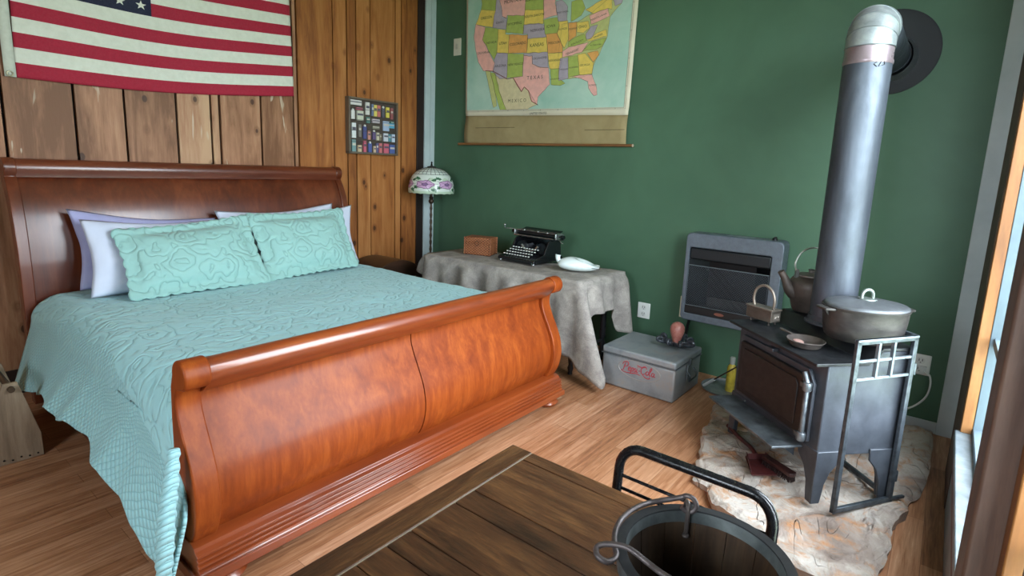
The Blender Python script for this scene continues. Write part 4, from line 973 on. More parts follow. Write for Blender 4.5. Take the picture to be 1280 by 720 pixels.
cn = thing('yellow_bottle', 'slim yellow bottle standing on the tray by the stove leg', 'bottle', CN)
m = MB(); m.lathe([(.028,0),(.030,.004),(.030,.155),(.026,.175),(.015,.19)], n=22); m.build('body', mottled('yellow_label', '#8f7d2a', '#c8b13f', 18, .4, bump=.02), cn)
m = MB(); m.lathe([(.016,.19),(.018,.192),(.018,.235),(.014,.24)], n=18); m.build('cap', plain('#8d928c', .4), cn)

# ================================================================== STONE HEARTH
HP = [[3.49,.95],[3.386,1.012],[3.127,.957],[2.851,.895],[2.564,.819],[2.447,.787],[2.40,.713],[2.288,.648],[2.205,.457],[2.101,.258],[2.02,.12],[2.214,.03],[2.414,.005],[2.599,.011],[2.77,-.02],[3.041,-.072],[3.265,-.095],[3.66,-.10],[3.86,-.09],[3.90,.4],[3.86,.76],[3.74,.82]]
t = NT('sandstone'); v = t.coord(); n = t.noise(v, 3.2, 7, .62, .8); n2 = t.noise(v, 9, 6, .7, .6); n3 = t.noise(t.coord((1.6, 5, 1), rot=(0, 0, .7)), 4, 5, .6, .8)
c = t.ramp(n, [(.27, '#5d4d44'), (.40, '#93847a'), (.53, '#b3a89d'), (.72, '#c6c0b9')]); c = t.mix(c, '#b07a4c', t.ramp(n2, [(.50, 0.), (.66, .85)])); c = t.mix(c, '#6c5a57', t.ramp(n3, [(.60, 0.), (.72, .6)]))
nl = t.noise(t.coord((1.1, 2.4, 1), rot=(0, 0, .75)), 1.3, 2.5, .45, .5)
lw = t.math('ABSOLUTE', t.math('SINE', t.math('MULTIPLY', nl, 34.))); crk = t.ramp(lw, [(.0, 1.), (.11, 0.)])
crk = t.math('MULTIPLY', crk, t.ramp(t.noise(v, 5, 3), [(.47, 0.), (.6, 1.)])); c = t.mix(c, '#4c3e36', t.math('MULTIPLY', crk, .6))
t.base(c); t.bump(t.math('SUBTRACT', n2, t.math('MULTIPLY', crk, .5)), .9, .02); STONE = t.set(.7, 0, .3)
# smooth resample with jagged edge
def resample(P, d):
    out = []
    for i, a in enumerate(P):
        b = P[(i+1) % len(P)]; L = sqrt((a[0]-b[0])**2+(a[1]-b[1])**2); n_ = max(1, int(L/d))
        for k in range(n_):
            x = a[0]+(b[0]-a[0])*k/n_; y = a[1]+(b[1]-a[1])*k/n_
            j = 1 if y > -.05 or x < 3. else .3
            out.append((x+.022*j*noise.noise((x*13, y*13, 2)), y+.022*j*noise.noise((x*13, y*13, 9))))
    return out
HPo = resample(HP, .014); HC = (2.85, .42); HS = (2.85, .42, 0); NR = 84
def hz_(x, y):
    wx, wy = x+.12*noise.noise((x*3, y*3, 8)), y+.12*noise.noise((x*3, y*3, 5))
    b = noise.noise((wx*2.6+wy*1.2, wy*2.2-wx, .5))+.35*noise.noise((wx*7, wy*7, 2)); q_ = b*6; st = math.floor(q_)+sm(.80, 1., q_-math.floor(q_))
    return .047+.008*max(-2.5, min(2, st))+.004*noise.noise((x*16, y*16, 3))
m = at(HS); nn = len(HPo); vs = []; fs = []
for k in range(NR+1):
    s_ = k/NR
    for p in HPo: x = HC[0]+(p[0]-HC[0])*s_; y = HC[1]+(p[1]-HC[1])*s_; vs.append((x, y, hz_(x, y)-(.012*sm(.96, 1., s_))))
for k in range(NR):
    for i in range(nn): fs.append((k*nn+i, (k+1)*nn+i, (k+1)*nn+(i+1) % nn, k*nn+(i+1) % nn))
b0 = len(vs)
for p in HPo: vs.append((p[0]+(HC[0]-p[0])*.012, p[1]+(HC[1]-p[1])*.012, .0))
for i in range(nn): fs.append((NR*nn+i, b0+i, b0+(i+1) % nn, NR*nn+(i+1) % nn))
m.add(vs, fs)
tag(m.build('stone_hearth', STONE, None, smooth=50, loc=HS, weld=1e-4), 'flat irregular slab of tan sandstone on the floor beneath the wood stove', 'hearth slab')

# ================================================================== WOOD STOVE (local: +y front, +x towards the heater)
S = (2.78, .555, .05); SR = radians(48)
BLKM = mottled('stove_black', '#3a3e45', '#4e535b', 10, .42, .3, .12, .003)
BLKD = mottled('stove_door_black', '#211d1d', '#2f2928', 14, .5, .3, .2, .004)
EDGE = mottled('worn_steel', '#4a5056', '#8b9297', 16, .36, .7, .1)
sv = thing('wood_stove', 'black step-top wood stove on cabriole legs standing on the sandstone hearth', 'stove', S, SR)
m = MB(); m.prism([(0,.22),(0,.632),(-.19,.632),(-.25,.692),(-.395,.692),(-.395,.22)], 'X', -.328, .328); m.build('firebox', BLKM, sv, bevel=.005)
m = MB(); tp = [(.068,.632),(-.186,.632),(-.248,.694),(-.408,.694),(-.408,.708),(-.243,.708),(-.181,.646),(.068,.646)]
m.prism(tp, 'X', -.338, .338); m.build('top_plate', mottled('stove_top_black', '#1f2022', '#2e3033', 9, .42, .4, .12), sv, bevel=.003)
for sx in (-1, 1):
    for y in (-.012, -.365):
        m = MB(); f_ = 1 if y > -.2 else -1
        pl = [(.335,.245),(.338,0),(.297,0),(.292,.03),(.285,.09),(.262,.145),(.215,.19),(.205,.245)]
        ya, yb = (y-.012, y+.016)
        m.prism([(sx*a, b) for a, b in pl], 'Y', ya, yb)
        q = [(0,.245),(0.002,0),(-.042,0),(-.047,.03),(-.054,.09),(-.075,.145),(-.115,.19),(-.12,.245)]
        ybase = yb if f_ > 0 else ya
        m.prism([(ybase+f_*a, b) for a, b in q], 'X', sx*.338-.012*(sx > 0)-.012*(sx < 0)*0, sx*.338+.012*(sx < 0))
        m.build('leg', BLKM, sv, bevel=.004)
m = MB(); m.prism([(-.275,.262),(-.275,.53),(-.235,.585),(.27,.585),(.285,.57),(.285,.262)], 'Y', 0, .016); m.build('door_frame', BLKM, sv, bevel=.004)
dr = MB(); dr.prism([(-.245,.282),(-.245,.515),(-.215,.558),(.25,.558),(.262,.546),(.262,.282)], 'Y', .014, .034); door = dr.build('door', BLKD, sv, bevel=.005)
m = MB(); m.prism([(-.205,.315),(-.205,.50),(-.185,.528),(.215,.528),(.225,.52),(.225,.315)], 'Y', .032, .040); m.build('door_panel', BLKD, door, bevel=.006)
m = MB(); m.tube([(-.262, .036, .275), (-.262, .036, .53), (-.235, .036, .572)], .011, 10); m.build('hinge_rod', EDGE, door)
for z in (.285, .515):
    m = MB(); m.lathe([(.017,-.02),(.019,-.015),(.019,.015),(.017,.02)], (-.262, .036, z), 14); m.bx(-.262, -.225, .022, .045, z-.011, z+.011); m.build('hinge', EDGE, door, bevel=.002)
m = MB(); m.bx(-.02, .03, .016, .05, .588, .604); m.build('draft_tab', BLKM, sv, bevel=.003)
m = MB(); m.bx(-.24, .315, .0, .155, .216, .228); 
m.build('ash_lip', mottled('ash_lip_steel', '#33373b', '#7d8489', 9, .4, .5, .2), sv, bevel=.003)
for x in (-.19, .25):
    m = MB(); m.prism([(0,.15),(.0,.216),(.09,.216)], 'X', x, x+.015); m.build('lip_bracket', BLKM, sv)
m = MB(); m.lathe([(.118,.706),(.118,.716),(.104,.722),(.104,.745)], (.052, -.303, 0), 36); m.build('flue_collar', BLKM, sv)

# stovepipe
t = NT('galvanised_pipe'); v = t.coord((1, 1, .25)); n = t.noise(v, 7, 5, .65, .5); n2 = t.noise(t.coord(), 26, 4)
t.base(t.ramp(n, [(.3, '#3c4148'), (.5, '#4d535c'), (.72, '#626973')])); t.bump(n2, .06, .002); PIPE = t.set(t.ramp(n2, [(.3, .42), (.7, .56)]), .5)
PIPEL = mottled('elbow_galvanised', '#7d8486', '#a2a8a8', 20, .45, .5, .08)
PP_ = (3.04, .391, .76); R0 = .098; spz = 2.065
sp = thing('stovepipe', 'grey galvanised stovepipe rising from the stove and elbowing into the green wall', 'stovepipe', PP_)
m = at(PP_); m.lathe([(R0,.762),(R0,1.98)], PP_[:2]+(0,), 40); m.build('pipe_section', PIPE, sp)
m = at(PP_); m.lathe([(R0+.001,1.975),(R0+.0035,1.982),(R0+.0035,1.99),(R0,2.0),(R0,2.05)], PP_[:2]+(0,), 40, capb=False, capt=False); m.build('pipe_collar', mottled('heat_tinted', '#857478', '#9a8d92', 14, .36, .6), sp)
er = .108; ec = Vector((PP_[0]+er, PP_[1], 2.05))
cents = []
for k in range(5):
    a = radians([0, 22.5, 45, 67.5, 90][k]); cents.append((ec+Vector((-er*cos(a), 0, er*sin(a))), a))
for k in range(4):
    m = at(PP_); rings_ = []
    for (c_, a) in (cents[k], cents[k+1]):
        tx, tz = Vector((cos(a), 0, -sin(a))), None     # radial direction in the bend plane (towards -x at a=0)
        ring = [c_ + Vector((-cos(a), 0, sin(a)))*((R0+.002)*cos(b)) + Vector((0, 1, 0))*((R0+.002)*sin(b)) for b in [2*pi*j/40 for j in range(40)]]
        rings_.append(ring)
    m.add(rings_[0]+rings_[1], [(j, (j+1) % 40, 40+(j+1) % 40, 40+j) for j in range(40)]); m.build('elbow_gore', PIPEL, sp)
m = at(PP_)
for c_, a in cents:
    m.tube([c_ + Vector((-cos(a), 0, sin(a)))*((R0+.002)*cos(b)) + Vector((0, 1, 0))*((R0+.002)*sin(b)) for b in [2*pi*j/40 for j in range(40)]], .0028, 6, closed=True)
m.build('elbow_seam', plain('#868d90', .35, .7), sp)
zc = 2.05+er; m = at(PP_); ry = Matrix.Rotation(pi/2, 3, 'Y')
m.lathe([(R0,0),(R0,.66),(R0+.004,.665),(R0+.004,.69),(R0,.70),(R0,.785)], (ec.x, PP_[1], zc), 40, rot=ry); m.build('pipe_section', PIPE, sp)
m = at(PP_); m.lathe([(R0+.012,.70),(R0+.014,.74),(R0+.03,.775),(R0+.03,.786)], (ec.x, PP_[1], zc), 40, rot=ry, capb=False); m.build('thimble', plain('#9aa0a2', .3, .8), sp)
m = at(PP_); m.lathe([(.235,0),(.235,.012),(.225,.016),(.0,.016)], (3.948, .395, 2.195), 56, rot=Matrix.Rotation(-pi/2, 3, 'Y')); m.build('wall_flange', plain('#232529', .7), sp)
m = at(PP_); dv, sv_ = Vector((-.992, -.124, 0)), Vector((.124, -.992, 0))
def onp(b, z): return Vector((PP_[0], PP_[1], z)) + (dv*cos(b)+sv_*sin(b))*(R0+.001)
m.tube([onp(.45, 1.955), onp(.72, 1.965), onp(.62, 1.995)], .0022, 5, closed=True); m.tube([onp(.38, 1.955), onp(.25, 1.965), onp(.36, 1.975)], .002, 5); m.build('marker_scribble', plain('#17181a', .7), sp)

# ================================================================== FIRE SCREEN
SCM = mottled('screen_steel', '#33383d', '#5c646b', 22, .38, .6, .12)
SCL = mottled('screen_steel_lit', '#5d666d', '#8b959c', 20, .36, .6, .12)  # light on the screen's top put into a paler steel colour
p0, p1, p2 = Vector((2.54, .225, .052)), Vector((2.83, .037, .052)), Vector((3.17, .37, .052))
fs_ = thing('fire_screen', 'folding iron fire screen with a small lattice top leaning beside the stove', 'fire screen', tuple(p0))
def bar(m, a, b, w_=.020, d_=.014):
    a, b = Vector(a), Vector(b); L = (b-a).length; q = (b-a).normalized().to_track_quat('X', 'Z').to_matrix()
    m.box((a+b)/2, (L, d_, w_), q)
def panel(pa, pb, lattice):
    H = .768; up_ = Vector((0, 0, 1)); e = (pb-pa).normalized(); ob = None
    m = at(tuple(p0)); w_ = .022; n_ = e.cross(up_)
    def stile(t_, z0, z1, ww=w_):
        c_ = pa+(pb-pa)*t_; a = pa+(pb-pa)*t_+up_*z0
        mm = Matrix((e, n_, up_)).transposed(); m.box(c_+up_*((z0+z1)/2), (ww, .016, z1-z0), mm)
    L = (pb-pa).length; h = w_/2/L
    stile(h, 0, H); stile(1-h, 0, H); bar(m, pa+up_*.010, pb+up_*.010, .020, .016); bar(m, pa+up_*(H-.010), pb+up_*(H-.010), .022, .016)
    ob = m.build('screen_panel', SCM if not lattice else SCM, fs_, bevel=.002)
    if lattice:
        m = at(tuple(p0))
        for z in (H-.093, H-.172): bar(m, pa+e*w_+up_*z, pb-e*w_+up_*z, .012, .010)
        for t_ in (.37, .62): stile(t_, H-.172, H-.01, .012)
        m.build('lattice', SCL, ob, bevel=.002)
        m = at(tuple(p0)); bar(m, pa+up_*(H-.004), pb+up_*(H-.004), .010, .019); m.build('top_edge', SCL, ob, bevel=.002)
panel(p0, p1, True); panel(p1, p2, False)
for z in (.12, .62):
    m = at(tuple(p0)); m.lathe([(.008,-.025),(.008,.025)], (p1.x+.004, p1.y-.006, .052+z), 10); m.build('hinge', SCM, fs_)
m = at(tuple(p0)); bar(m, p1+Vector((0, 0, .008)), p1+Vector((.065, -.045, .008)), .012, .014); m.build('foot_bar', SCM, fs_, bevel=.002)

# ================================================================== ON THE STOVE
IRON = mottled('cast_iron_rust', '#4a4341', '#6d635d', 18, .55, .4, .3)
ALP = mottled('cast_aluminium', '#312f2e', '#4d4946', 10, .48, .45, .25, .004, stretch=(1, 1, 2))
DO = (2.845, .238, .759); dz = radians(-47)
pot = thing('dutch_oven', 'large dull grey oval pot with lid and ear handles on the stove', 'cooking pot', DO, dz)
rx = 1.; ry_ = .82; pot.scale = (1.07, 1.07, 1.12)
m = MB(); m.lathe([(0,0),(.135,0),(.150,.012),(.158,.04),(.163,.08),(.166,.122),(.170,.126),(.171,.132),(.165,.134)], n=48, sx=rx, sy=ry_); m.build('pot_body', ALP, pot)
lidm = MB(); lidm.lathe([(.166,.133),(.166,.138),(.158,.144),(.150,.146),(.10,.155),(.05,.160),(0,.161)], n=48, sx=rx, sy=ry_); lid = lidm.build('pot_lid', mottled('lid_grey', '#4a4d50', '#64676a', 10, .5, .45, .2), pot, smooth=60)
m = MB(); m.tube([(-.024, 0, .158)]+arc((0, 0, .175), .024, pi, 0, 10, (1, 0, 0), (0, 0, 1))+[(.024, 0, .158)], .0065, 8); m.lathe([(.038,.158),(.034,.164),(0,.165)], n=20); m.build('lid_handle', plain('#7f8782', .4, .6), lid)
for s_ in (-1, 1):
    m = MB(); m.prism([(s_*.160,-.045),(s_*.198,-.032),(s_*.203,0),(s_*.198,.032),(s_*.160,.045)], 'Z', .118, .128); m.prism([(s_*.155,.118),(s_*.185,.118),(s_*.158,.085)], 'Y', -.006, .006); m.build('ear_handle', ALP, pot, bevel=.003)

KT = (3.20, .53, .759); kz = radians(128)        # +x of the kettle = spout direction
RUST = mottled('kettle_iron', '#3f3833', '#5f544d', 14, .55, .35, .25)
kt = thing('kettle', 'old cast-iron kettle with wire bail handle behind the stovepipe on the stove', 'kettle', KT, kz)
kt.scale = (1.14, 1.14, 1.1)
m = MB(); m.lathe([(0,.004),(.060,.004),(.066,.012),(.082,.07),(.090,.115),(.089,.14),(.078,.162),(.060,.172),(.056,.175)], n=36); m.build('body', RUST, kt)
m = MB(); m.lathe([(.060,.174),(.060,.180),(.05,.186),(.02,.190),(.012,.192),(.012,.20),(.016,.206),(0,.21)], n=28); m.build('kettle_lid', mottled('kettle_lid', '#6d6763', '#8d8781', 14, .5, .4), kt)
m = MB(); m.tube(smoothpath([(.070,0,.085),(.098,0,.115),(.118,0,.155),(.142,0,.192)], 5), [.030,.029,.028,.027,.026,.024,.022,.021,.020,.019,.018,.017,.016,.015,.015,.015], 14); m.build('spout', RUST, kt, smooth=60)
for s_ in (-1, 1):
    m = MB(); m.prism([(s_*.068-.008,.165),(s_*.068+.008,.165),(s_*.068+.006,.205),(s_*.068-.006,.205)], 'Y', -.008, .008); 
    m.build('bail_ear', plain('#8c8d89', .4, .6), kt)
m = MB(); m.tube(smoothpath([(-.070,.0,.195),(-.080,0,.235),(-.055,0,.29),(0,0,.312),(.055,0,.29),(.080,0,.235),(.070,0,.195)], 6), .0042, 8); 
bo = m.build('bail_handle', plain('#b3b5ad', .35, .7), kt); 

IR = (3.028, .705, .699); iz = atan2(-.13, -.06)
ir = thing('charcoal_iron', 'antique box iron with a tall looped handle at the stove-top edge', 'flat iron', IR, iz)
m = MB(); m.prism([(-.085,-.026),(-.07,-.034),(.08,-.036),(.08,.036),(-.07,.034),(-.085,.026)], 'Z', .018, .075); m.build('body', mottled('iron_box', '#544d46', '#756c62', 20, .45, .5, .25), ir, bevel=.003)
m = MB(); m.prism([(-.088,-.03),(-.072,-.038),(.084,-.04),(.084,.04),(-.072,.038),(-.088,.03)], 'Z', .075, .084); m.build('lid', mottled('iron_lid', '#685f56', '#897f75', 20, .42, .5, .25), ir, bevel=.002)
m = MB(); m.bx(.080, .084, -.022, .022, .028, .062); m.tube([(.085,-.014,.04),(.085,-.004,.05),(.085,.006,.044),(.085,.015,.05)], .003, 6); m.build('front_ornament', plain('#8f867c', .45, .5), ir)
m = MB(); hp_ = smoothpath([(-.055,0,.08),(-.066,0,.12),(-.052,0,.172),(-.006,0,.196),(.040,0,.176),(.062,0,.13),(.060,0,.08)], 6)
m.tube(hp_, .0075, 10); m.build('loop_handle', plain('#857a6e', .4, .55), ir)
for x in (-.05, .06):
    for y in (-.024, .024): 
        m = MB(); m.lathe([(.006,0),(.005,.02)], (x, y, 0), 10); m.build('foot', plain('#4c4540', .5, .5), ir)

SK = (2.735, .44, .698); sz = atan2(.17, .15)
sk = thing('skillet', 'small cast-iron skillet at the front of the stove top', 'skillet', SK, sz)
m = MB(); m.lathe([(0,.001),(.058,.001),(.064,.006),(.080,.030),(.083,.032),(.080,.034),(.076,.032),(.060,.010),(.055,.007),(0,.007)], n=40); m.build('pan', IRON, sk, smooth=50)
m = MB(); m.prism([(.078,-.010),(.11,-.007),(.17,-.010),(.182,-.006),(.186,0),(.182,.006),(.17,.010),(.11,.007),(.078,.010)], 'Z', .026, .034); m.build('handle', IRON, sk, bevel=.003)
m = MB(); m.grid(lambda u, v: Vector((-.012+.036*(v-.5)+.006*sin(u*9), -.058+.116*u, .010+.004*sin(u*7+v)+.003*sin(pi*v))), 16, 5)
o = m.build('pink_strip', mottled('pink_strip', '#b98078', '#d9b5aa', 40, .5), None, smooth=180, solid=.003, loc=SK); o.rotation_euler = (0, 0, radians(-48)); tag(o, 'pale pink strip lying in the small skillet', 'strip')

# dustpan and brush under the ash lip
DP = (2.80, .62, .062); da = atan2(-.39, -.45)
DRED = mottled('dustpan_maroon', '#371517', '#52211f', 20, .5, bump=.1)
dp = thing('dustpan', 'maroon metal dustpan on the hearth under the stove ash lip', 'dustpan', DP, da)
m = MB(); m.prism([(.03,-.05),(.19,-.095),(.19,.095),(.03,.05)], 'Z', .002, .006); m.prism([(.025,.004),(.05,.035),(.05,.004)], 'Y', -.05, .05)
for s_ in (-1, 1): m.add([(.03,s_*.045,.004),(.17,s_*.085,.004),(.17,s_*.088,.012),(.03,s_*.048,.035)], [(0,1,2,3)])
m.build('pan', DRED, dp, solid=.0025)
m = MB(); m.tube(smoothpath([(.03,0,.02),(-.03,0,.028),(-.14,0,.018),(-.30,0,.012)], 5), .011, 10); m.build('handle', DRED, dp)
HB = (2.70, .475, .063)
hb = thing('hand_brush', 'dark red hand brush beside the dustpan on the hearth, by the stove leg', 'brush', HB, da+.32)
m = MB(); m.prism([(-.09,-.018),(.08,-.022),(.09,0),(.08,.022),(-.09,.018)], 'Z', .030, .048); m.build('block', mottled('brush_wood', '#2b1414', '#3d1f1c', 16, .5), hb, bevel=.003)
m = MB(); rb = random.Random(4)
for i in range(16):
    for j in range(5):
        x = -.08+i*.0105; y = -.014+j*.007; m.tube([(x, y, .031), (x+rb.uniform(-.004, .004), y*1.2+rb.uniform(-.004, .004), .001)], .003, 4)
m.build('bristles', plain('#2a1a18', .9), hb, weld=0)

# ================================================================== FOREGROUND TABLE
OAK = wood('aged_oak_planks', '#2e1c11', '#51331f', '#75502f', 'Y', 4.5, .42, .12, bump=.35, streak=1.5, attr=True, spec=.4)
OAKE = wood('aged_oak_end', '#2b1a10', '#4c301d', '#6e4b2d', 'X', 4.5, .42, .12, bump=.35, streak=1.5, spec=.4)
OT = (.58, .355, 0)
ot = thing('oak_table', 'worn dark oak plank table in the foreground with a breadboard end', 'table', OT)
m = at(OT); xs_ = [.12, .24, .40, .52, .587, .645, .766, .826, 1.0, 1.042]; tn = []
for a, b in zip(xs_, xs_[1:]):
    m.bx(a+.0012, b-.0012, -.08, .7385, .722, .75); tn += [random.random()]*6
o = m.build('planks', OAK, ot, bevel=.0015, weld=0, recalc=False); at_ = o.data.attributes.new('tone', 'FLOAT', 'FACE'); at_.data.foreach_set('value', tn)
m = at(OT); m.bx(.12, 1.042, .7415, .803, .721, .7505); m.build('breadboard_end', OAKE, ot, bevel=.003)
m = at(OT); m.bx(.12, 1.04, .7384, .7416, .735, .7490); m.build('joint_filler', plain('#948672', .8), ot)
m = at(OT)
m.bx(.2, .97, .70, .725, .63, .722); m.bx(.2, .97, -.01, .012, .63, .722); m.bx(.2, .222, .0, .71, .63, .722); m.bx(.95, .972, .0, .71, .63, .722); m.build('apron', OAKE, ot, bevel=.002)
for x in (.205, .965):
    for y in (.02, .705):
        m = at(OT); m.bx(x-.03, x+.03, y-.03, y+.03, 0, .722); m.build('leg', OAK, ot, bevel=.004)

# wooden bucket
BK_ = (.690, .198, .7505); RT, ZB = .114, .192
t = NT('bucket_staves'); v = t.coord((1, 1, .1)); n = t.noise(v, 22, 6, .65, .6); n3 = t.noise(t.coord(), 5, 4)
t.base(t.mix(t.ramp(n, [(.3, '#1f1610'), (.5, '#35261a'), (.7, '#4f3a28')]), '#6f5f4e', t.ramp(n3, [(.5, 0.), (.7, .45)]))); t.bump(n, .4, .004); STAVE = t.set(.62, 0, .3)
HOOP = mottled('hoop_steel', '#4c5253', '#8c9493', 14, .45, .55, .2)
bk = thing('wooden_bucket', 'open wooden stave bucket with iron hoops standing on the oak table', 'bucket', BK_)
def rad(z): return .097+(RT-.097)*z/ZB
for k in range(14):
    m = MB(); a0 = 2*pi*k/14+.006; a1 = 2*pi*(k+1)/14-.006
    prof = [(rad(0)-.010, .004), (rad(0), .004), (rad(ZB), ZB), (rad(ZB)-.008, ZB)]
    n_ = 4; vs = []
    for r__, z__ in prof:
        for j in range(n_+1): a = a0+(a1-a0)*j/n_; vs.append((r__*cos(a), r__*sin(a), z__))
    fs = []
    for i in range(4):
        i2 = (i+1) % 4
        for j in range(n_): fs.append((i*(n_+1)+j, i*(n_+1)+j+1, i2*(n_+1)+j+1, i2*(n_+1)+j))
    fs += [(0, (n_+1), 2*(n_+1), 3*(n_+1)), tuple(q+n_ for q in (0, (n_+1), 2*(n_+1), 3*(n_+1)))]
    m.add(vs, fs); m.build('stave', STAVE, bk, smooth=40)
m = MB(); m.lathe([(0,.012),(.092,.012),(.092,.026),(0,.026)], n=40); m.build('bottom', STAVE, bk)
def hoop(z0, z1, name='hoop', inner=False):
    m = MB()
    if not inner: pr_ = [(rad(z0)+.0005, z0), (rad(z0)+.003, z0), (rad(z1)+.003, z1), (rad(z1)+.0005, z1)]
    else: pr_ = [(rad(z0)-.0085, z0), (rad(z0)-.0105, z0), (rad(z1)-.0105, z1), (rad(z1)-.0085, z1)]
    pr_.append(pr_[0]); m.lathe(pr_, n=56, capb=False, capt=False); m.build(name, HOOP, bk)
hoop(.02, .045); hoop(.168, ZB+.001); hoop(ZB-.017, ZB+.001, 'inner_hoop', True)
m = MB(); m.lathe([(rad(ZB)-.0105, ZB+.0005), (rad(ZB)+.0035, ZB+.0005), (rad(ZB)+.0035, ZB+.003), (rad(ZB)-.0105, ZB+.003), (rad(ZB)-.0105, ZB+.0005)], n=56, capb=False, capt=False); m.build('rim_band', mottled('rim_dark', '#1c1d1f', '#2d2f31', 14, .75, 0, .2), bk)
# ears: back ear (far side from the camera) and front ear
ea = atan2(.262-.193, .80-.695)
for a in (ea, ea+pi):
    m = MB(); c_, s_ = cos(a), sin(a); r_in = rad(ZB)-.0155
    m.tube([(r_in*c_, r_in*s_, ZB-.036), (r_in*c_, r_in*s_, ZB+.004)]+[Vector(((r_in+.008-.008*cos(b))*c_, (r_in+.008-.008*cos(b))*s_, ZB+.004+.010*sin(b))) for b in [pi*j/6 for j in range(1, 7)]]+[((r_in+.016+.004)*c_, (r_in+.016+.004)*s_, ZB-.03)], .0036, 8)
    m.ball((r_in*c_, r_in*s_, ZB-.037), (.006, .006, .004), 10, 6); m.build('bail_ear', mottled('ear_iron', '#4a4240', '#6a605c', 30, .5, .5, .2), bk)
WIRE = mottled('bail_wire', '#4a4241', '#6d6362', 30, .45, .5, .2)
# bail lying over the near-left rim : from the back ear round the left side to the front ear, a curl at its middle
def rimp(a, dr, dz): return Vector(((rad(ZB)+dr)*cos(a), (rad(ZB)+dr)*sin(a), ZB+dz))
pts = []
re = rad(ZB)-.012
e1 = Vector((re*cos(ea), re*sin(ea), ZB+.014)); vr = Vector((.28, -.96, 0))        # ring of the wire round the ear, facing the room
pts += [e1+vr*(.012*cos(b))+Vector((.004*b/5, .004*b/5, .012*sin(b))) for b in [radians(-150+50*j) for j in range(7)]]
for k in range(1, 8): pts.append(rimp(ea+radians(12+11.5*k), .006, .008))
aL = ea+radians(98)
pL = rimp(aL, .006, .006); od = Vector((cos(aL), sin(aL), 0)); td = Vector((-sin(aL), cos(aL), 0))
pts += [pL, pL+td*.009+od*.006, pL+td*.016+od*.017+Vector((0,0,.002)), pL+td*.010+od*.028+Vector((0,0,.006)), pL-td*.003+od*.026+Vector((0,0,.009)), pL-td*.002+od*.012+Vector((0,0,.014)), pL+td*.008-od*.012+Vector((0,0,.016))]
for k in range(1, 6): pts.append(rimp(aL+radians(15*k), -.018-.012*sin(pi*k/6), .014))
pts.append(rimp(ea+pi-.05, -.012, .012))
m = MB(); m.tube(smoothpath(pts, 5), .0040, 10); m.build('bail_handle', WIRE, bk, smooth=60)

# ================================================================== TUBULAR CHAIR
CH = (1.0, .39, 0)
TUBE = mottled('chipped_black_enamel', '#101113', '#1a1b1e', 30, .25, .1, .1)
ch = thing('tubular_chair', 'black tubular metal chair tucked against the oak table, backrest to the stove', 'chair', CH)
ya, yb, xb = .577, .208, 1.205
back = [(xb-.02, ya, .02), (xb-.03, ya, .44), (xb-.01, ya, .66)] + [Vector((xb-.005+.006*sin(b), ya-.055+.055*cos(b), .710+.058*sin(b))) for b in [pi/2*j/6 for j in range(7)]] + [Vector((xb+.001-.006*(1-cos(b)), yb+.055-.055*sin(b), .710+.058*cos(b))) for b in [pi/2*j/6 for j in range(7)]] + [(xb-.01, yb, .66), (xb-.03, yb, .44), (xb-.02, yb, .02)]
m = at(CH); m.tube(back, .0125, 14); m.build('back_frame', TUBE, ch, smooth=60)
for z in (.69, .655, .61):
    m = at(CH); m.tube([(xb-.008, ya, z), (xb-.008, yb, z)], .0042, 8); m.build('back_rod', TUBE, ch)
m = at(CH); m.prism(rr(.80, 1.19, .215, .578, .05), 'Z', .445, .475); m.build('seat', mottled('chair_seat_black', '#17181a', '#232427', 20, .4), ch, bevel=.008)
for y in (ya-.01, yb+.01):
    m = at(CH); m.tube([(1.17, y, .44), (.84, y, .44), (.82, y, .42), (.80, y, .012)], .0115, 12); m.build('front_leg', TUBE, ch)
for x, y in ((xb-.02, ya), (xb-.02, yb), (.80, ya-.01), (.80, yb+.01)):
    m = at(CH); m.lathe([(.014,0),(.016,.004),(.015,.03)], (x, y, 0), 12); m.build('foot_cap', plain('#2a2a2a', .8), ch)

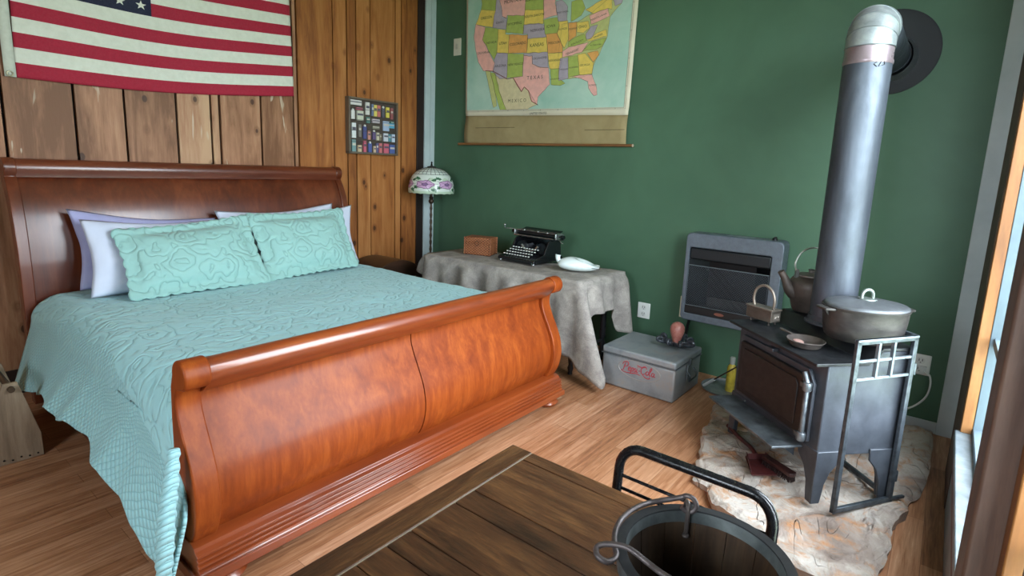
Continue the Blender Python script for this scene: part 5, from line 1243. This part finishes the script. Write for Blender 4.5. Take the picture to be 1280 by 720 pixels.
# ================================================================== TOOL CADDY
CD = (.46, 3.43, 0)
OLDW = wood('pale_weathered_wood', '#6f5d4a', '#98836c', '#b5a28a', 'Z', 1.4, .75, bump=.4)
cd = thing('tool_caddy', 'pale weathered wooden tool caddy with peaked ends on the floor left of the bed', 'tool caddy', CD)
pk = [(.355,0),(.548,0),(.546,.115),(.482,.385),(.43,.385),(.357,.125)]
for y in (3.262, 3.60):
    m = at(CD); m.prism(pk, 'Y', y, y+.02); m.build('end_panel', OLDW, cd, bevel=.003)
m = at(CD); m.bx(.365, .54, 3.28, 3.60, .01, .028); m.build('bottom_board', OLDW, cd)
for x in (.360, .528):
    m = at(CD); m.bx(x, x+.015, 3.28, 3.60, .01, .11); m.build('side_board', OLDW, cd, bevel=.002)
m = at(CD); m.tube([(.456, 3.24, .36), (.456, 3.64, .36)], .013, 12); m.build('handle_dowel', wood('dark_dowel', '#2d2018', '#40301f', '#57422d', 'Y', 2, .6), cd)
m = at(CD); rb = random.Random(8)
for i in range(6): m.lathe([(.004,0),(.004,.003)], (.375+.03*i, 3.262, .02+rb.uniform(-.005, .005)), 8, rot=Matrix.Rotation(pi/2, 3, 'X'))
m.build('nail_heads', plain('#2c2622', .6, .5), cd)

# ================================================================== CHEST BESIDE THE HEADBOARD
CT = (3.08, 3.93, 0)
DWD = wood('dark_walnut', '#1f120b', '#33201 4'.replace(' ', ''), '#4a3020', 'X', 1.3, .4, .2, bump=.1)
ct = thing('camelback_chest', 'dark round-topped wooden chest in the corner between bed and floor lamp', 'chest', CT)
m = at(CT); m.bx(2.86, 3.38, 3.76, 4.14, .02, .40); m.build('body', DWD, ct, bevel=.006)
m = at(CT); m.prism([(2.85,.405)]+[(3.115-.265*cos(pi*k/16), .405+.195*sin(pi*k/16)**.8) for k in range(17)]+[(3.38,.405)], 'Y', 3.755, 4.145); m.build('domed_lid', DWD, ct, bevel=.004)
for x in (2.93, 3.30):
    m = at(CT); m.bx(x-.015, x+.015, 3.75, 3.758, .36, .44); m.build('hasp', plain('#9a9a90', .35, .8), ct)
m = at(CT); m.bx(2.88, 3.36, 3.78, 4.12, 0, .02); m.build('plinth', DWD, ct)
